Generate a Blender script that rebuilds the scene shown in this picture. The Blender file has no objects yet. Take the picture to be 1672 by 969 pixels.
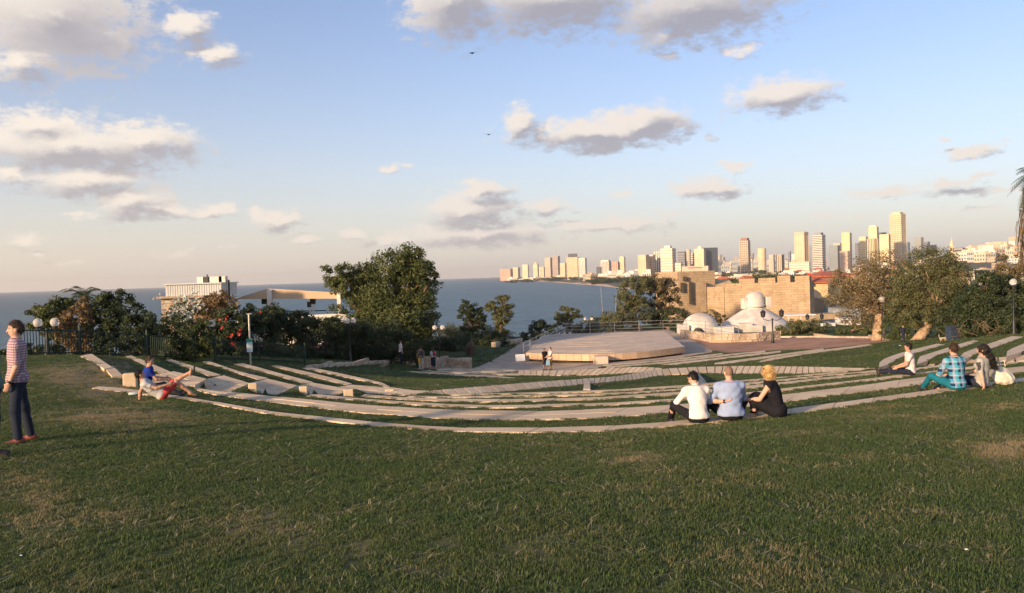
import bpy, math, random
import numpy as np
from mathutils import Vector, Matrix
random.seed(7); RNG = np.random.default_rng(11)
S = bpy.context.scene
COL = S.collection

# ------------------------------------------------------------------ camera
EYE = 24.0                      # eye height above the sea (sea level = 0)
FPX, CX, CY = 1391.0, 836.0, 484.5      # focal length and centre, in photo pixels (1672 wide)
HC, HS = 451.0, 0.030           # sea horizon: y = HC - HS*(x-CX)
PITCH = math.atan((CY-HC)/FPX); ROLL = math.atan(HS)
fwd = Vector((0, math.cos(PITCH), -math.sin(PITCH))); up0 = Vector((0, math.sin(PITCH), math.cos(PITCH))); rt0 = Vector((1,0,0))
rt = rt0*math.cos(ROLL)-up0*math.sin(ROLL); up = rt0*math.sin(ROLL)+up0*math.cos(ROLL)
cam = bpy.data.objects.new('camera', bpy.data.cameras.new('camera')); COL.objects.link(cam)
cam.matrix_world = Matrix(((rt.x,up.x,-fwd.x,0),(rt.y,up.y,-fwd.y,0),(rt.z,up.z,-fwd.z,EYE),(0,0,0,1)))
cam.data.sensor_width = 36; cam.data.lens = 36*FPX/1672; cam.data.clip_start = 0.1; cam.data.clip_end = 90000
S.camera = cam

# ------------------------------------------------------------------ sun, sky
SUN_EL = math.radians(13.0)
SUN_AZ = math.atan2(-0.70, -0.71)       # compass-like angle from +Y towards +X, where the sun stands
sdir = Vector((math.sin(SUN_AZ)*math.cos(SUN_EL), math.cos(SUN_AZ)*math.cos(SUN_EL), math.sin(SUN_EL)))
sl = bpy.data.lights.new('sun','SUN'); sl.energy = 4.0; sl.angle = math.radians(3.0); sl.color = (1.0,0.70,0.43)
so = bpy.data.objects.new('sun', sl); COL.objects.link(so); so.rotation_euler = sdir.to_track_quat('Z','Y').to_euler(); so.location = (0,0,90)
SKY_STRENGTH = 0.15
S.view_settings.view_transform = 'Standard'; S.view_settings.look = 'None'; S.view_settings.gamma = 1
S.view_settings.exposure = 0.93; S.view_settings.use_curve_mapping = False

def pix_dir(px, py):
    v = rt*((px-CX)/FPX)+up*((CY-py)/FPX)+fwd
    return v
def at_z(px, py, z):            # point on the sight line at height z relative to the eye
    v = pix_dir(px, py); t = z/v.z
    return Vector((v.x*t, v.y*t, EYE+z))
def at_d(px, py, d):            # point on the sight line at forward distance d
    v = pix_dir(px, py); t = d/v.y
    return Vector((v.x*t, d, EYE+v.z*t))
def hor(px): return HC-HS*(px-CX)

class NT:                       # small helper for node trees
    def __init__(s, tree): s.t = tree; s.n = tree.nodes; s.l = tree.links
    def new(s, typ, **kw):
        nd = s.n.new(typ)
        for k, v in kw.items(): setattr(nd, k, v)
        return nd
    def put(s, sock, v):
        if isinstance(v, bpy.types.NodeSocket): s.l.new(v, sock)
        elif v is not None:
            try: sock.default_value = v
            except Exception: sock.default_value = (*v, 1.0)
    def math(s, op, a, b=None, c=None, clamp=False):
        nd = s.new('ShaderNodeMath', operation=op, use_clamp=clamp)
        for i, v in enumerate((a,b,c)):
            if v is not None: s.put(nd.inputs[i], v)
        return nd.outputs[0]
    def vmath(s, op, a, b=None, c=None, out=0):
        nd = s.new('ShaderNodeVectorMath', operation=op)
        for i, v in enumerate((a,b,c)):
            if v is not None: s.put(nd.inputs[i], v)
        return nd.outputs['Value'] if op in ('LENGTH','DOT_PRODUCT','DISTANCE') else nd.outputs[0]
    def mix(s, f, a, b, mode='MIX'):
        nd = s.new('ShaderNodeMix', data_type='RGBA', blend_type=mode)
        s.put(nd.inputs[0], f); s.put(nd.inputs[6], a); s.put(nd.inputs[7], b)
        return nd.outputs[2]
    def noise(s, vec, scale, detail=4, rough=0.55, col=False, lac=2.0):
        nd = s.new('ShaderNodeTexNoise'); s.put(nd.inputs['Scale'], scale); s.put(nd.inputs['Detail'], detail); s.put(nd.inputs['Roughness'], rough)
        if vec is not None: s.l.new(vec, nd.inputs['Vector'])
        return nd.outputs['Color'] if col else nd.outputs['Fac']
    def ramp(s, f, a, b, lo=0.0, hi=1.0, smooth=True):
        nd = s.new('ShaderNodeMapRange', interpolation_type='SMOOTHSTEP' if smooth else 'LINEAR')
        s.put(nd.inputs[0], f); s.put(nd.inputs[1], a); s.put(nd.inputs[2], b); s.put(nd.inputs[3], lo); s.put(nd.inputs[4], hi)
        return nd.outputs[0]

# clouds of the evening sky: (photo x, y, half width, half height, strength); every one becomes a soft lobe at its azimuth and elevation
CLOUDS = [(80,25,150,85,1.0),(35,100,55,32,.9),(190,60,60,60,.6),(305,45,52,30,.85),(350,88,42,24,.85),
 (120,240,150,36,1.1),(60,205,75,28,.9),(235,228,70,26,1.0),(140,295,95,24,1.0),(15,285,40,18,.8),(215,330,58,28,1.0),(265,344,48,15,.95),(345,345,36,14,.85),
 (450,358,46,19,.9),(30,389,42,10,.7),(62,412,30,10,.65),(640,275,30,10,.8),(430,340,18,5,.6),
 (765,345,80,30,1.0),(785,312,48,18,1.0),(885,338,44,16,.9),(780,382,130,24,1.0),(1000,368,105,13,.9),(575,380,32,11,.8),(490,390,42,10,.7),(640,392,70,14,.75),
 (985,217,135,24,1.1),(850,205,34,30,.95),(1045,203,75,26,1.1),(990,238,60,13,1.0),(1100,208,42,14,.8),
 (1280,155,76,25,1.05),(735,5,80,60,1.0),(900,0,160,55,.95),(1130,15,150,55,.95),(1080,60,60,35,.7),(1210,85,50,18,.65),(1095,90,32,16,.55),
 (1155,308,64,18,.95),(1200,273,28,10,.8),(1450,314,58,11,.85),(1550,300,58,12,.8),(1585,246,44,12,.85),(1575,316,60,8,.75),(1610,283,30,8,.7),(1090,350,34,6,.75),(1020,316,24,7,.7),(1160,224,12,9,.55),
 (1345,352,26,5,.6),(1395,348,30,5,.6),(1535,341,26,7,.65),(1605,341,34,6,.6),(130,352,44,10,.5),(285,414,44,8,.55),(375,404,34,7,.55),(110,432,50,9,.5),(1535,232,16,6,.6),(1645,232,36,7,.6),(1645,312,30,8,.6)]
def build_world():
    w = bpy.data.worlds.new('World'); S.world = w; w.use_nodes = True
    w.cycles.sampling_method = 'MANUAL'; w.cycles.sample_map_resolution = 512
    T = NT(w.node_tree); w.node_tree.nodes.clear()
    tc = T.new('ShaderNodeTexCoord'); D = tc.outputs['Generated']
    sx = T.new('ShaderNodeSeparateXYZ'); T.l.new(D, sx.inputs[0])
    az = T.math('ARCTAN2', sx.outputs[0], sx.outputs[1]); el = T.math('ARCSINE', sx.outputs[2])
    cb = T.new('ShaderNodeCombineXYZ'); T.l.new(az, cb.inputs[0]); T.l.new(el, cb.inputs[1]); P0 = cb.outputs[0]
    flat = T.vmath('MULTIPLY', P0, (1.0,1.7,0))
    # clear sky with evening haze towards the horizon
    tosun = T.vmath('DOT_PRODUCT', D, tuple(sdir)); warm = T.ramp(tosun, -0.95, 0.6)
    sky = T.new('ShaderNodeTexSky', sky_type='NISHITA'); sky.sun_disc = False
    sky.sun_elevation = SUN_EL; sky.sun_rotation = SUN_AZ; sky.altitude = 20; sky.air_density = 1.0; sky.dust_density = 1.1; sky.ozone_density = 2.2
    skyc = T.mix(1.0, sky.outputs[0], SKY_TINT, 'MULTIPLY')
    hz = T.math('POWER', 2.718, T.math('MULTIPLY', T.math('MAXIMUM', el, 0.0), -7.5))
    hcol = T.mix(warm, HAZE_FAR, HAZE_SUN)
    skyc = T.mix(T.math('MULTIPLY', hz, 0.85), skyc, hcol)
    shade = T.mix(warm, CL_SHADE, CL_SHADE2); bright = T.mix(warm, CL_LIT, CL_LIT2)
    def finish(d0, d1, fb):
        nz = T.math('MULTIPLY', T.math('SUBTRACT', fb, 0.5), 1.45)
        a0 = T.math('ADD', d0, nz)
        alpha = T.math('MULTIPLY', T.ramp(a0, -0.05, 0.50), T.ramp(el, 0.0, 0.05, 0.35, 1.0))
        lit = T.math('MULTIPLY', T.math('SUBTRACT', d0, d1), 1.6)
        lit = T.math('ADD', lit, T.math('MULTIPLY', T.ramp(a0, 0.15, 0.8), -0.22))
        lit = T.math('ADD', lit, T.math('MULTIPLY', nz, 0.35))
        lit = T.math('ADD', lit, T.math('MULTIPLY', warm, 0.42))
        cc = T.mix(T.ramp(lit, -0.26, 0.44), shade, bright)
        cc = T.mix(T.math('MULTIPLY', hz, 0.38), cc, hcol)
        return bgs(T.mix(T.math('MULTIPLY', alpha, 0.93), skyc, cc))
    def bgs(c):
        bg = T.new('ShaderNodeBackground'); T.l.new(c, bg.inputs[0]); bg.inputs[1].default_value = SKY_STRENGTH; return bg.outputs[0]
    def pick(f, a, b):           # b where f is 1, else a
        ms = T.new('ShaderNodeMixShader'); T.put(ms.inputs[0], f); T.l.new(a, ms.inputs[1]); T.l.new(b, ms.inputs[2]); return ms.outputs[0]
    LB = []
    for (x,y,rw,rh,st) in CLOUDS:
        v = pix_dir(x,y).normalized(); LB.append((math.atan2(v.x,v.y), math.asin(v.z), rw*1.22/FPX, rh*1.28/FPX, st))
    def column(lo, hi):
        w1 = T.vmath('MULTIPLY', T.vmath('SUBTRACT', T.noise(flat, 30, 4, .6, True), (.5,.5,.5)), (0.055,0.024,0))
        Pw = T.vmath('ADD', P0, w1); fb = T.noise(flat, 46, 7, .66)
        def dens(P):
            acc = None
            for (a,e,rx,ry,st) in LB:
                reach = rx*(st+.75)+.035
                if a+reach < lo or a-reach > hi: continue
                q = T.vmath('MULTIPLY_ADD', P, (1/rx,1/ry,0), (-a/rx,-e/ry,0))
                d = T.math('MULTIPLY_ADD', T.vmath('LENGTH', q), -0.8, st*0.8)
                acc = d if acc is None else T.math('SMOOTH_MAX', acc, d, 0.22)
            return acc if acc is not None else T.math('ADD', -1.0, 0.0)
        return finish(dens(Pw), dens(T.vmath('ADD', Pw, (-0.010,0.011,0))), fb)
    cuts = [-0.7,-0.44,-0.28,-0.11,0.04,0.18,0.34,0.7]
    sh = column(cuts[0], cuts[1])
    for i in range(1,len(cuts)-1): sh = pick(T.math('GREATER_THAN', az, cuts[i]), sh, column(cuts[i], cuts[i+1]))
    # the same kind of cloud carries on all round, outside the part of the sky in view
    wide = T.noise(T.vmath('MULTIPLY', P0, (1.0,2.6,0)), 4.0, 3, 0.55)
    out = T.math('MAXIMUM', T.ramp(T.math('ABSOLUTE', az), 0.60, 0.75), T.ramp(el, 0.38, 0.5))
    gen = T.math('ADD', T.math('MULTIPLY', T.math('SUBTRACT', wide, 0.58), 5.0), T.math('MULTIPLY', T.math('SUBTRACT', out, 1.0), 4.0))
    outer = finish(gen, T.math('SUBTRACT', gen, 0.05), T.noise(flat, 14, 4, .6))
    isout = T.math('MAXIMUM', T.math('GREATER_THAN', T.math('ABSOLUTE', az), 0.60), T.math('GREATER_THAN', el, 0.38))
    sh = pick(isout, sh, outer)
    sh = pick(T.math('LESS_THAN', el, 0.0), sh, bgs(hcol))
    ow = T.new('ShaderNodeOutputWorld'); T.l.new(sh, ow.inputs[0])
K = 1/0.15
SKY_TINT = (0.76,0.70,0.785)
HAZE_FAR = (0.41*K,0.38*K,0.355*K); HAZE_SUN = (0.58*K,0.49*K,0.385*K)
CL_SHADE = (0.20*K,0.195*K,0.225*K); CL_SHADE2 = (0.26*K,0.24*K,0.25*K)
CL_LIT = (0.50*K,0.445*K,0.40*K); CL_LIT2 = (0.60*K,0.53*K,0.44*K)
build_world()

# ------------------------------------------------------------------ object helpers
def link(o, parent=None):
    COL.objects.link(o)
    if parent is not None: o.parent = parent
    return o
def empty(name, loc=(0,0,0), rz=0.0, label=None, cat=None, group=None):
    o = bpy.data.objects.new(name, None); o.empty_display_size = 0.3; o.location = loc; o.rotation_euler = (0,0,rz); COL.objects.link(o)
    tag(o, label, cat, group); return o
def tag(o, label=None, cat=None, group=None, kind=None):
    if label: o['label'] = label
    if cat: o['category'] = cat
    if group: o['group'] = group
    if kind: o['kind'] = kind
    return o
def mesh(name, V, F, mat, parent=None, smooth=False, loc=None):
    me = bpy.data.meshes.new(name); me.from_pydata([tuple(v) for v in V] if not isinstance(V, np.ndarray) else V.tolist(), [], F if not isinstance(F, np.ndarray) else F.tolist())
    if isinstance(mat, (list,tuple)):
        for m in mat: me.materials.append(m)
    elif mat is not None: me.materials.append(mat)
    if smooth: me.shade_smooth()
    me.update()
    o = bpy.data.objects.new(name, me); link(o, parent)
    if loc is not None: o.location = loc
    return o
def inst(name, me, parent=None, loc=(0,0,0), rot=(0,0,0), scale=(1,1,1)):
    o = bpy.data.objects.new(name, me); link(o, parent); o.location = loc; o.rotation_euler = rot; o.scale = scale; return o
class MB:                       # collects simple solids into one mesh
    def __init__(s): s.V = []; s.F = []
    def add(s, V, F):
        b = len(s.V); s.V += [tuple(v) for v in V]; s.F += [tuple(i+b for i in f) for f in F]; return s
    def box(s, c, size, rz=0.0, taper=1.0):
        hx,hy,hz = size[0]/2,size[1]/2,size[2]/2; co,si = math.cos(rz),math.sin(rz); V = []
        for z,k in ((-hz,1.0),(hz,taper)):
            for x,y in ((-hx,-hy),(hx,-hy),(hx,hy),(-hx,hy)):
                x*=k; y*=k; V.append((c[0]+x*co-y*si, c[1]+x*si+y*co, c[2]+z))
        return s.add(V, [(0,3,2,1),(4,5,6,7),(0,1,5,4),(1,2,6,5),(2,3,7,6),(3,0,4,7)])
    def prism(s, poly, z0, z1):                  # poly counter-clockwise seen from above; z1 may be a list
        n = len(poly); z1 = z1 if isinstance(z1,(list,tuple)) else [z1]*n; z0 = z0 if isinstance(z0,(list,tuple)) else [z0]*n
        a = sum(poly[i][0]*poly[(i+1)%n][1]-poly[(i+1)%n][0]*poly[i][1] for i in range(n))
        idx = list(range(n))
        if a < 0: idx.reverse()
        V = [(poly[i][0],poly[i][1],z0[i]) for i in idx]+[(poly[i][0],poly[i][1],z1[i]) for i in idx]
        return s.add(V, [tuple(range(n-1,-1,-1)), tuple(range(n,2*n))]+[(i,(i+1)%n,n+(i+1)%n,n+i) for i in range(n)])
    def tube(s, pts, rad, n=8, cap=True):
        pts = [Vector(p) for p in pts]; rad = rad if isinstance(rad,(list,tuple)) else [rad]*len(pts); V = []; F = []
        ref = None
        for i,p in enumerate(pts):
            d = (pts[min(i+1,len(pts)-1)]-pts[max(i-1,0)]).normalized()
            if ref is None: ref = Vector((1,0,0)) if abs(d.x)<0.8 else Vector((0,1,0))
            a = (ref-d*ref.dot(d)).normalized(); b = d.cross(a); ref = a
            for k in range(n):
                t = 2*math.pi*k/n; V.append(p+(a*math.cos(t)+b*math.sin(t))*rad[i])
        for i in range(len(pts)-1):
            for k in range(n): F.append((i*n+k, i*n+(k+1)%n, (i+1)*n+(k+1)%n, (i+1)*n+k))
        if cap: F += [tuple(range(n-1,-1,-1)), tuple(range((len(pts)-1)*n, len(pts)*n))]
        return s.add(V, F)
    def lathe(s, prof, c=(0,0,0), n=16):         # prof: (radius, z)
        V = []; F = []
        for r,z in prof:
            for k in range(n): t = 2*math.pi*k/n; V.append((c[0]+r*math.cos(t), c[1]+r*math.sin(t), c[2]+z))
        for i in range(len(prof)-1):
            for k in range(n): F.append((i*n+k, i*n+(k+1)%n, (i+1)*n+(k+1)%n, (i+1)*n+k))
        F += [tuple(range(n-1,-1,-1)), tuple(range((len(prof)-1)*n, len(prof)*n))]
        return s.add(V, F)
    def sphere(s, c, r, n=14, m=9):
        r = r if isinstance(r,(list,tuple)) else (r,r,r)
        prof = [(math.sin(math.pi*i/m), -math.cos(math.pi*i/m)) for i in range(m+1)]; prof[0] = (0.02,-1); prof[-1] = (0.02,1)
        V = []; F = []
        for q,z in prof:
            for k in range(n): t = 2*math.pi*k/n; V.append((c[0]+r[0]*q*math.cos(t), c[1]+r[1]*q*math.sin(t), c[2]+r[2]*z))
        for i in range(m):
            for k in range(n): F.append((i*n+k, i*n+(k+1)%n, (i+1)*n+(k+1)%n, (i+1)*n+k))
        F += [tuple(range(n-1,-1,-1)), tuple(range(m*n, (m+1)*n))]
        return s.add(V, F)
    def build(s, name, mat, parent=None, smooth=False): return mesh(name, s.V, s.F, mat, parent, smooth)

# ------------------------------------------------------------------ materials
MATS = {}
def mat(name, col, rough=0.8, var=0.0, vscale=6.0, bump=0.0, bscale=30.0, metal=0.0, spec=0.3, col2=None, coords='Object', extra=None, **kw):
    """procedural principled material: base colour, blotchy variation, fine bump"""
    if name in MATS: return MATS[name]
    m = bpy.data.materials.new(name); m.use_nodes = True; T = NT(m.node_tree); b = T.n['Principled BSDF']
    b.inputs['Roughness'].default_value = rough; b.inputs['Metallic'].default_value = metal; b.inputs['Specular IOR Level'].default_value = spec
    tc = T.new('ShaderNodeTexCoord'); vec = tc.outputs[coords]
    if coords == 'World': pass
    c = (*col,1.0)
    out = None
    if var or col2:
        n = T.noise(vec, vscale, 5, .6)
        c2 = (*(col2 or [max(0,x*(1-var)) for x in col]),1.0); c1 = (*(col if col2 else [min(1,x*(1+var)) for x in col]),1.0)
        out = T.mix(T.ramp(n,.32,.68), c2, c1)
    if out is None: b.inputs['Base Color'].default_value = c
    else: T.l.new(out, b.inputs['Base Color'])
    if extra: extra(T, b, vec, out)
    if bump:
        bn = T.new('ShaderNodeBump'); bn.inputs['Strength'].default_value = bump; bn.inputs['Distance'].default_value = kw.get('bdist',0.02)
        T.l.new(T.noise(vec, bscale, 4, .6), bn.inputs['Height']); T.l.new(bn.outputs[0], b.inputs['Normal'])
    MATS[name] = m; return m
# ------------------------------------------------------------------ seating rows and paths: levels (relative to the eye) and courses
ROWS = {
 'r1': (-2.65, [(150,634),(200,640),(283,650),(339,658),(435,675),(493,682),(560,690.5),(655,698.5),(713,702),(780,706),(830,707),(899,705.5),(980,703.5),(1030,700.8),(1081,697),(1124,693),(1220,684),(1284,677),(1344,668.5),(1406,659.7),(1488,647.5),(1569,636),(1652,625),(1720,616)],
               [(160,630),(215,634.5),(287,645),(334,652),(435,669.5),(493,676),(560,683.5),(655,691.5),(713,695),(780,698.5),(830,698.8),(899,697),(980,695),(1029,692),(1080,688.5),(1119,685),(1217,675.5),(1285,667),(1344,659.5),(1440,646.5),(1493,639.5),(1560,630),(1652,618.5),(1720,609)]),
 'r2': (-2.95, [(306,633.5),(320,638),(363,647),(421,654.5),(464.5,659.6),(522,667.5),(560,672),(598,675),(655,679),(713,684),(780,686),(847,687),(904,684.5),(980,683),(1038,680),(1067,677),(1107,674.5),(1214,664.8),(1287,655.4),(1344,648),(1440,636.6),(1488,629.6),(1537,624),(1600,617),(1650,611),(1720,602)],
               [(308,631),(325,634),(363,638),(410,642.5),(464,648),(508,652),(560,656.7),(598,660.5),(655,664),(713,667.5),(780,669.7),(847,670.6),(904,670),(980,667),(1038,664),(1067,662),(1110,659),(1213,650),(1281,643),(1344,636),(1440,623.6),(1488,616.5),(1537,611),(1589,605),(1650,600),(1720,592)]),
 'r3': (-3.25, [(500,648),(560,653),(598,655.5),(655,660.5),(713,664.6),(780,666.3),(847,666.5),(904,664.6),(1000,661.7),(1045,659.6),(1110,654.5),(1214,645),(1278,638.7),(1344,630.8),(1440,620),(1488,613.7),(1538,608),(1600,601),(1720,588)],
               [(508,643),(560,647),(598,651),(655,655),(713,658.5),(780,661),(847,661),(904,659.5),(1000,656.7),(1045,654.5),(1116,649.5),(1214,641),(1275,634.4),(1344,626.5),(1440,615.6),(1490,608.8),(1537,603.6),(1600,596.5),(1720,583.5)]),
 'r4': (-3.55, [(589,648),(655,653),(713,656),(780,657.3),(847,657),(904,655.5),(1000,652),(1045,649.5),(1114,645),(1214,636),(1275,628.6),(1344,620.7),(1440,611),(1495,604.5),(1545,598.5),(1590,593)],
               [(595,643.5),(655,648),(713,650.3),(780,651.6),(847,651),(904,650),(1000,647),(1052,643),(1119,639),(1213,630.5),(1265,625),(1344,616),(1440,607.7),(1495,600.5),(1545,594.5),(1590,589.5)]),
 'r5': (-3.85, [(663,649),(713,650),(780,649.8),(847,648.5),(904,647),(1000,645),(1052,641.5),(1120,637),(1213,630),(1272,623),(1344,615),(1400,610),(1462,604)],
               [(668,646),(713,646.8),(780,646.2),(847,645),(904,643.8),(1000,641.5),(1052,638),(1121,633.6),(1200,626.5),(1262,620.7),(1344,612),(1400,607.3),(1455,602)]),
 'r6': (-4.15, [(735,645.4),(780,645.2),(861,643.9),(920,642.3),(1000,640.3),(1052,637),(1121,632),(1234,622),(1262,618.5),(1344,611),(1385,608)],
               [(750,642.8),(800,642),(861,640.6),(920,639),(1000,636.5),(1052,632.6),(1121,628.5),(1225,619.5),(1258,617.2),(1344,609),(1385,605.5)]),
 'l1': (-2.62, [(130,581),(150,591),(170,602.5)], [(150,578),(167,589),(184,600)]),
 'l1b': (-2.70, [(170,602.5),(183,617.5)], [(184,600),(200.5,616)]),
 'l2': (-2.95, [(204,581.5),(224,590.5),(259,609)], [(214,580),(248,594),(279,607.5)]),
 'l3': (-3.25, [(270,588),(300.6,599),(344,615)], [(280,587),(322,600),(360,612)]),
 'l4': (-3.55, [(331.5,591),(378,606),(422.6,620.6)], [(341.7,590),(392,607),(438,617.7)]),
 'l5': (-3.85, [(382,594.5),(435.6,609),(493,626)], [(396,593),(450,607.6),(511,624)]),
 'l6': (-4.15, [(444,597.5),(508,615),(566,628.5)], [(453,596.7),(522,612),(574.7,626.4)]),
 'l7': (-4.45, [(492,601),(560,615.5),(624,628),(629.6,633.6)], [(508,600),(540,606.5),(598,619),(629.6,626.6),(638,632)]),
 'q1': (-4.0, [(1435,600),(1452,597.5),(1466,585),(1502,574.7),(1543,563)], [(1436,592),(1444,586),(1469,577),(1499,569),(1530,561.4)]),
 'q2': (-3.7, [(1497,595.3),(1512,593),(1523,582),(1567,569),(1599,557)], [(1499,587),(1504,581),(1531,573),(1569,561),(1589,556)]),
 'q3': (-3.4, [(1567,588.4),(1583,585.2),(1593,577.6),(1632,564.6),(1672,550)], [(1568,581.5),(1575,575.4),(1600,566.3),(1622,558.8),(1652,549)]),
 'q4': (-3.1, [(1643,582.3),(1660,580.5),(1672,571),(1720,553)], [(1644.5,574),(1655,567.5),(1672,561),(1705,549)]),
 't1': (-6.55, [(606,604.3),(655,607.5),(713,611),(780,615),(820,616.8),(846,619.5)], [(610,602.3),(655,605),(713,608.5),(780,612.3),(825,614),(850,618)]),
 't2': (-6.8, [(606,600.8),(640,603.4),(684,606.5),(780,611),(850,612.8),(920,614.3),(976,616)], [(612,599),(645,601.5),(690,604.3),(780,608.5),(850,610.3),(920,611.6),(981,613.5)]),
 't3': (-7.0, [(642,602),(690,604),(740,606),(780,607.6),(850,609.2),(915,610.5)], [(648,600.4),(695,602),(745,604),(785,605.6),(850,607),(915,608.4)]),
 't4': (-7.15, [(697,602.3),(745,603.6),(790,605),(850,606.4),(885,607)], [(702,600.7),(750,602),(795,603.2),(850,604.6),(885,605.2)]),
 't5': (-7.3, [(741,602.2),(790,602.9),(840,604.2)], [(746,600.7),(795,601.3),(840,602.5)]),
 's4': (-5.9, [(1239,592),(1252,590),(1283,584.6),(1340,575),(1400,567.5),(1425,563.6)], [(1241,589.6),(1255,585.5),(1283,581.6),(1340,571.8),(1400,564.6),(1418,562)]),
 's3': (-6.25, [(1165,597),(1176,594.8),(1222,589.5),(1303,577.6),(1345,572.3)], [(1167,592.6),(1180,590.6),(1222,585.7),(1303,574.4),(1345,569)]),
 's2': (-6.6, [(1052,600.5),(1100,596),(1150,590),(1214,582.2),(1275,575.5)], [(1056,597.8),(1100,593),(1150,587),(1214,579.6),(1275,573)]),
 's1': (-6.9, [(990,600.5),(1045,597),(1100,591.6),(1150,585.8),(1200,579.6),(1250,575.2)], [(990,598.3),(1045,594.6),(1100,589),(1150,583.2),(1200,577.2),(1250,572.8)]),
 's0': (-7.1, [(985,597.6),(1045,593.4),(1100,588),(1150,582.4),(1180,578.6)], [(985,595.6),(1045,591.4),(1100,586),(1150,580.2),(1180,576.6)]),
}
# the walkway across the rows: x, upper edge, lower edge, level
WALK = [(640,632.5,645,-4.25),(690,638.5,645,-4.35),(732,635.5,643.7,-4.4),(780,631.8,642.4,-4.5),(832,627.2,638.8,-4.65),(890,622.9,633.6,-4.85),(948,618.8,628,-5.1),(1000,615.3,623.4,-5.35),(1038,609.5,619.6,-5.55),(1081,603,613,-5.7),(1139,599.5,609.3,-5.65),(1200,598,609.8,-5.45),(1260,598.2,610.4,-5.15),(1315,599,610,-4.85),(1373,600.3,607.2,-4.5),(1440,601.5,605.3,-4.2),(1495,597.3,602,-3.95),(1545,592,597.5,-3.72),(1589,586.8,594,-3.5),(1640,582.8,592,-3.3),(1720,576,584,-3.1)]
BRANCH = [(846,604.5,611.5,-6.85),(900,605.5,613,-6.7),(960,603,612.5,-6.45),(1010,600.5,610.5,-6.15),(1050,599.5,608.5,-5.85),(1081,601,607,-5.75)]
LANDINGS = [(-2.88,[(246,613),(284,606.5),(338,618.5),(318,629),(250,633)]), (-3.12,[(322,622),(366,613),(408,625.5),(374,641),(329,636)]),
 (-3.45,[(396,628),(438,618.4),(486,629.5),(452,645),(413,641)]), (-3.8,[(470,633),(510,624.6),(567,635),(556,644),(498,646)]), (-4.12,[(545,633.5),(575,628.5),(640,633),(700,640.5),(664,645.5),(600,642.6)])]
CTRL = [(30,728,-2.25),(0,752,-2.15),(-60,690,-2.3),(60,603,-2.62),(20,615,-2.6),(110,592,-2.63),(240,582,-3.0),(170,660,-2.62),(90,690,-2.35),
 (480,600,-4.4),(540,598.5,-5.0),(600,594.5,-5.6),(652,592.5,-6.1),(690,597,-6.75),(767,601,-7.2),(830,597,-7.4),(890,602,-7.5),(985,589,-7.45),(1060,586,-7.4),(1130,577,-7.45),(1262,571,-7.6),
 (1100,560,-7.75),(1300,551,-7.8),(1200,556,-7.8),(1420,559,-6.75),(1360,553,-7.35),(1512,556,-5.6),(1600,551,-4.4),(1665,547.5,-3.75),(1470,556,-6.2),(850,562,-7.6),(800,585,-7.25),(720,578,-6.95),(640,580,-6.6),(560,590,-5.4),
 (690,620,-5.6),(760,620,-5.9),(820,622,-5.7),(640,612,-5.9),(1380,585,-5.3),(1480,566,-5.3),(1320,588,-5.35),(1700,720,-2.15),(1672,660,-2.42),(1500,700,-2.3),(1780,640,-2.5)]
def poly_w(pts, z): return [at_z(x,y,z) for x,y in pts]
def resample(P, ts):
    P = np.array([tuple(p) for p in P]); L = np.r_[0, np.cumsum(np.linalg.norm(np.diff(P[:,:2],axis=0),axis=1))]
    t = np.array(ts)*L[-1]
    return np.stack([np.interp(t, L, P[:,k]) for k in range(3)],1), L[-1]
QUADS = []                       # every paved quad: footprint and level, so that ground and grass make room for it
def near_curve(P, m=4):          # Catmull-Rom so that courses bend smoothly
    out = []
    for i in range(len(P)-1):
        p0,p1,p2,p3 = P[max(i-1,0)],P[i],P[i+1],P[min(i+2,len(P)-1)]
        for k in range(m):
            t = k/m; out.append(0.5*((2*p1)+(p2-p0)*t+(2*p0-5*p1+4*p2-p3)*t*t+(3*p1-p0-3*p2+p3)*t**3))
    out.append(P[-1]); return out
def proj(P):                     # world points (n,3) -> photo pixels
    P = np.asarray(P,float)-np.array([0,0,EYE]); R = np.array([rt,up,fwd]); q = P@R.T
    return CX+FPX*q[:,0]/q[:,2], CY-FPX*q[:,1]/q[:,2], q[:,2]
ctrl = [at_z(*c) for c in CTRL]+[Vector((x,y,EYE+z)) for x,y,z in ((0,0,-1.68),(6,0,-1.75),(-6,0,-1.78),(0,-12,-1.5),(16,-8,-1.6),(-16,-8,-1.7),(0,5,-1.83),(3,8,-2.05),(-3,8,-2.05),(25,8,-2.1),(-22,12,-2.3),(0,11,-2.32),(-40,30,-2.8),(40,25,-2.9),(60,60,-5.5))]
for k_,(dn,df) in {'r1':(0,1.0),'r2':(-.8,1.0),'r3':(-1.0,.6),'r4':(-.9,.6),'r5':(-.7,.5),'r6':(-.5,.3)}.items():
    z_,n_,f_ = ROWS[k_]; ROWS[k_] = (z_,[(x,y+dn) for x,y in n_],[(x,y+df) for x,y in f_])
ROWG = {}
for k,(z,n,f) in ROWS.items():
    N = near_curve(poly_w(n,z)); Fp = near_curve(poly_w(f,z)); ROWG[k] = (z,N,Fp)
    step = 6 if k in ('r1','r2','r3') else 5
    for p in N[::step]+[N[-1]]: ctrl.append(Vector((p.x,p.y,p.z-0.03)))
    if k[0] in 'rlq':
        for p in Fp[::step+2]: ctrl.append(Vector((p.x,p.y,p.z-0.13)))
for (x,u,l,z) in WALK+BRANCH:
    for y in (u,l): p = at_z(x,y,z); ctrl.append(Vector((p.x,p.y,p.z-0.06)))
for z,pts in LANDINGS:
    for x,y in pts: p = at_z(x,y,z); ctrl.append(Vector((p.x,p.y,p.z-0.08)))
C = np.array([tuple(c) for c in ctrl]); SC = 20.0
def tk(r2): return np.where(r2>1e-12, r2*np.log(np.maximum(r2,1e-12)), 0.0)
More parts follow.
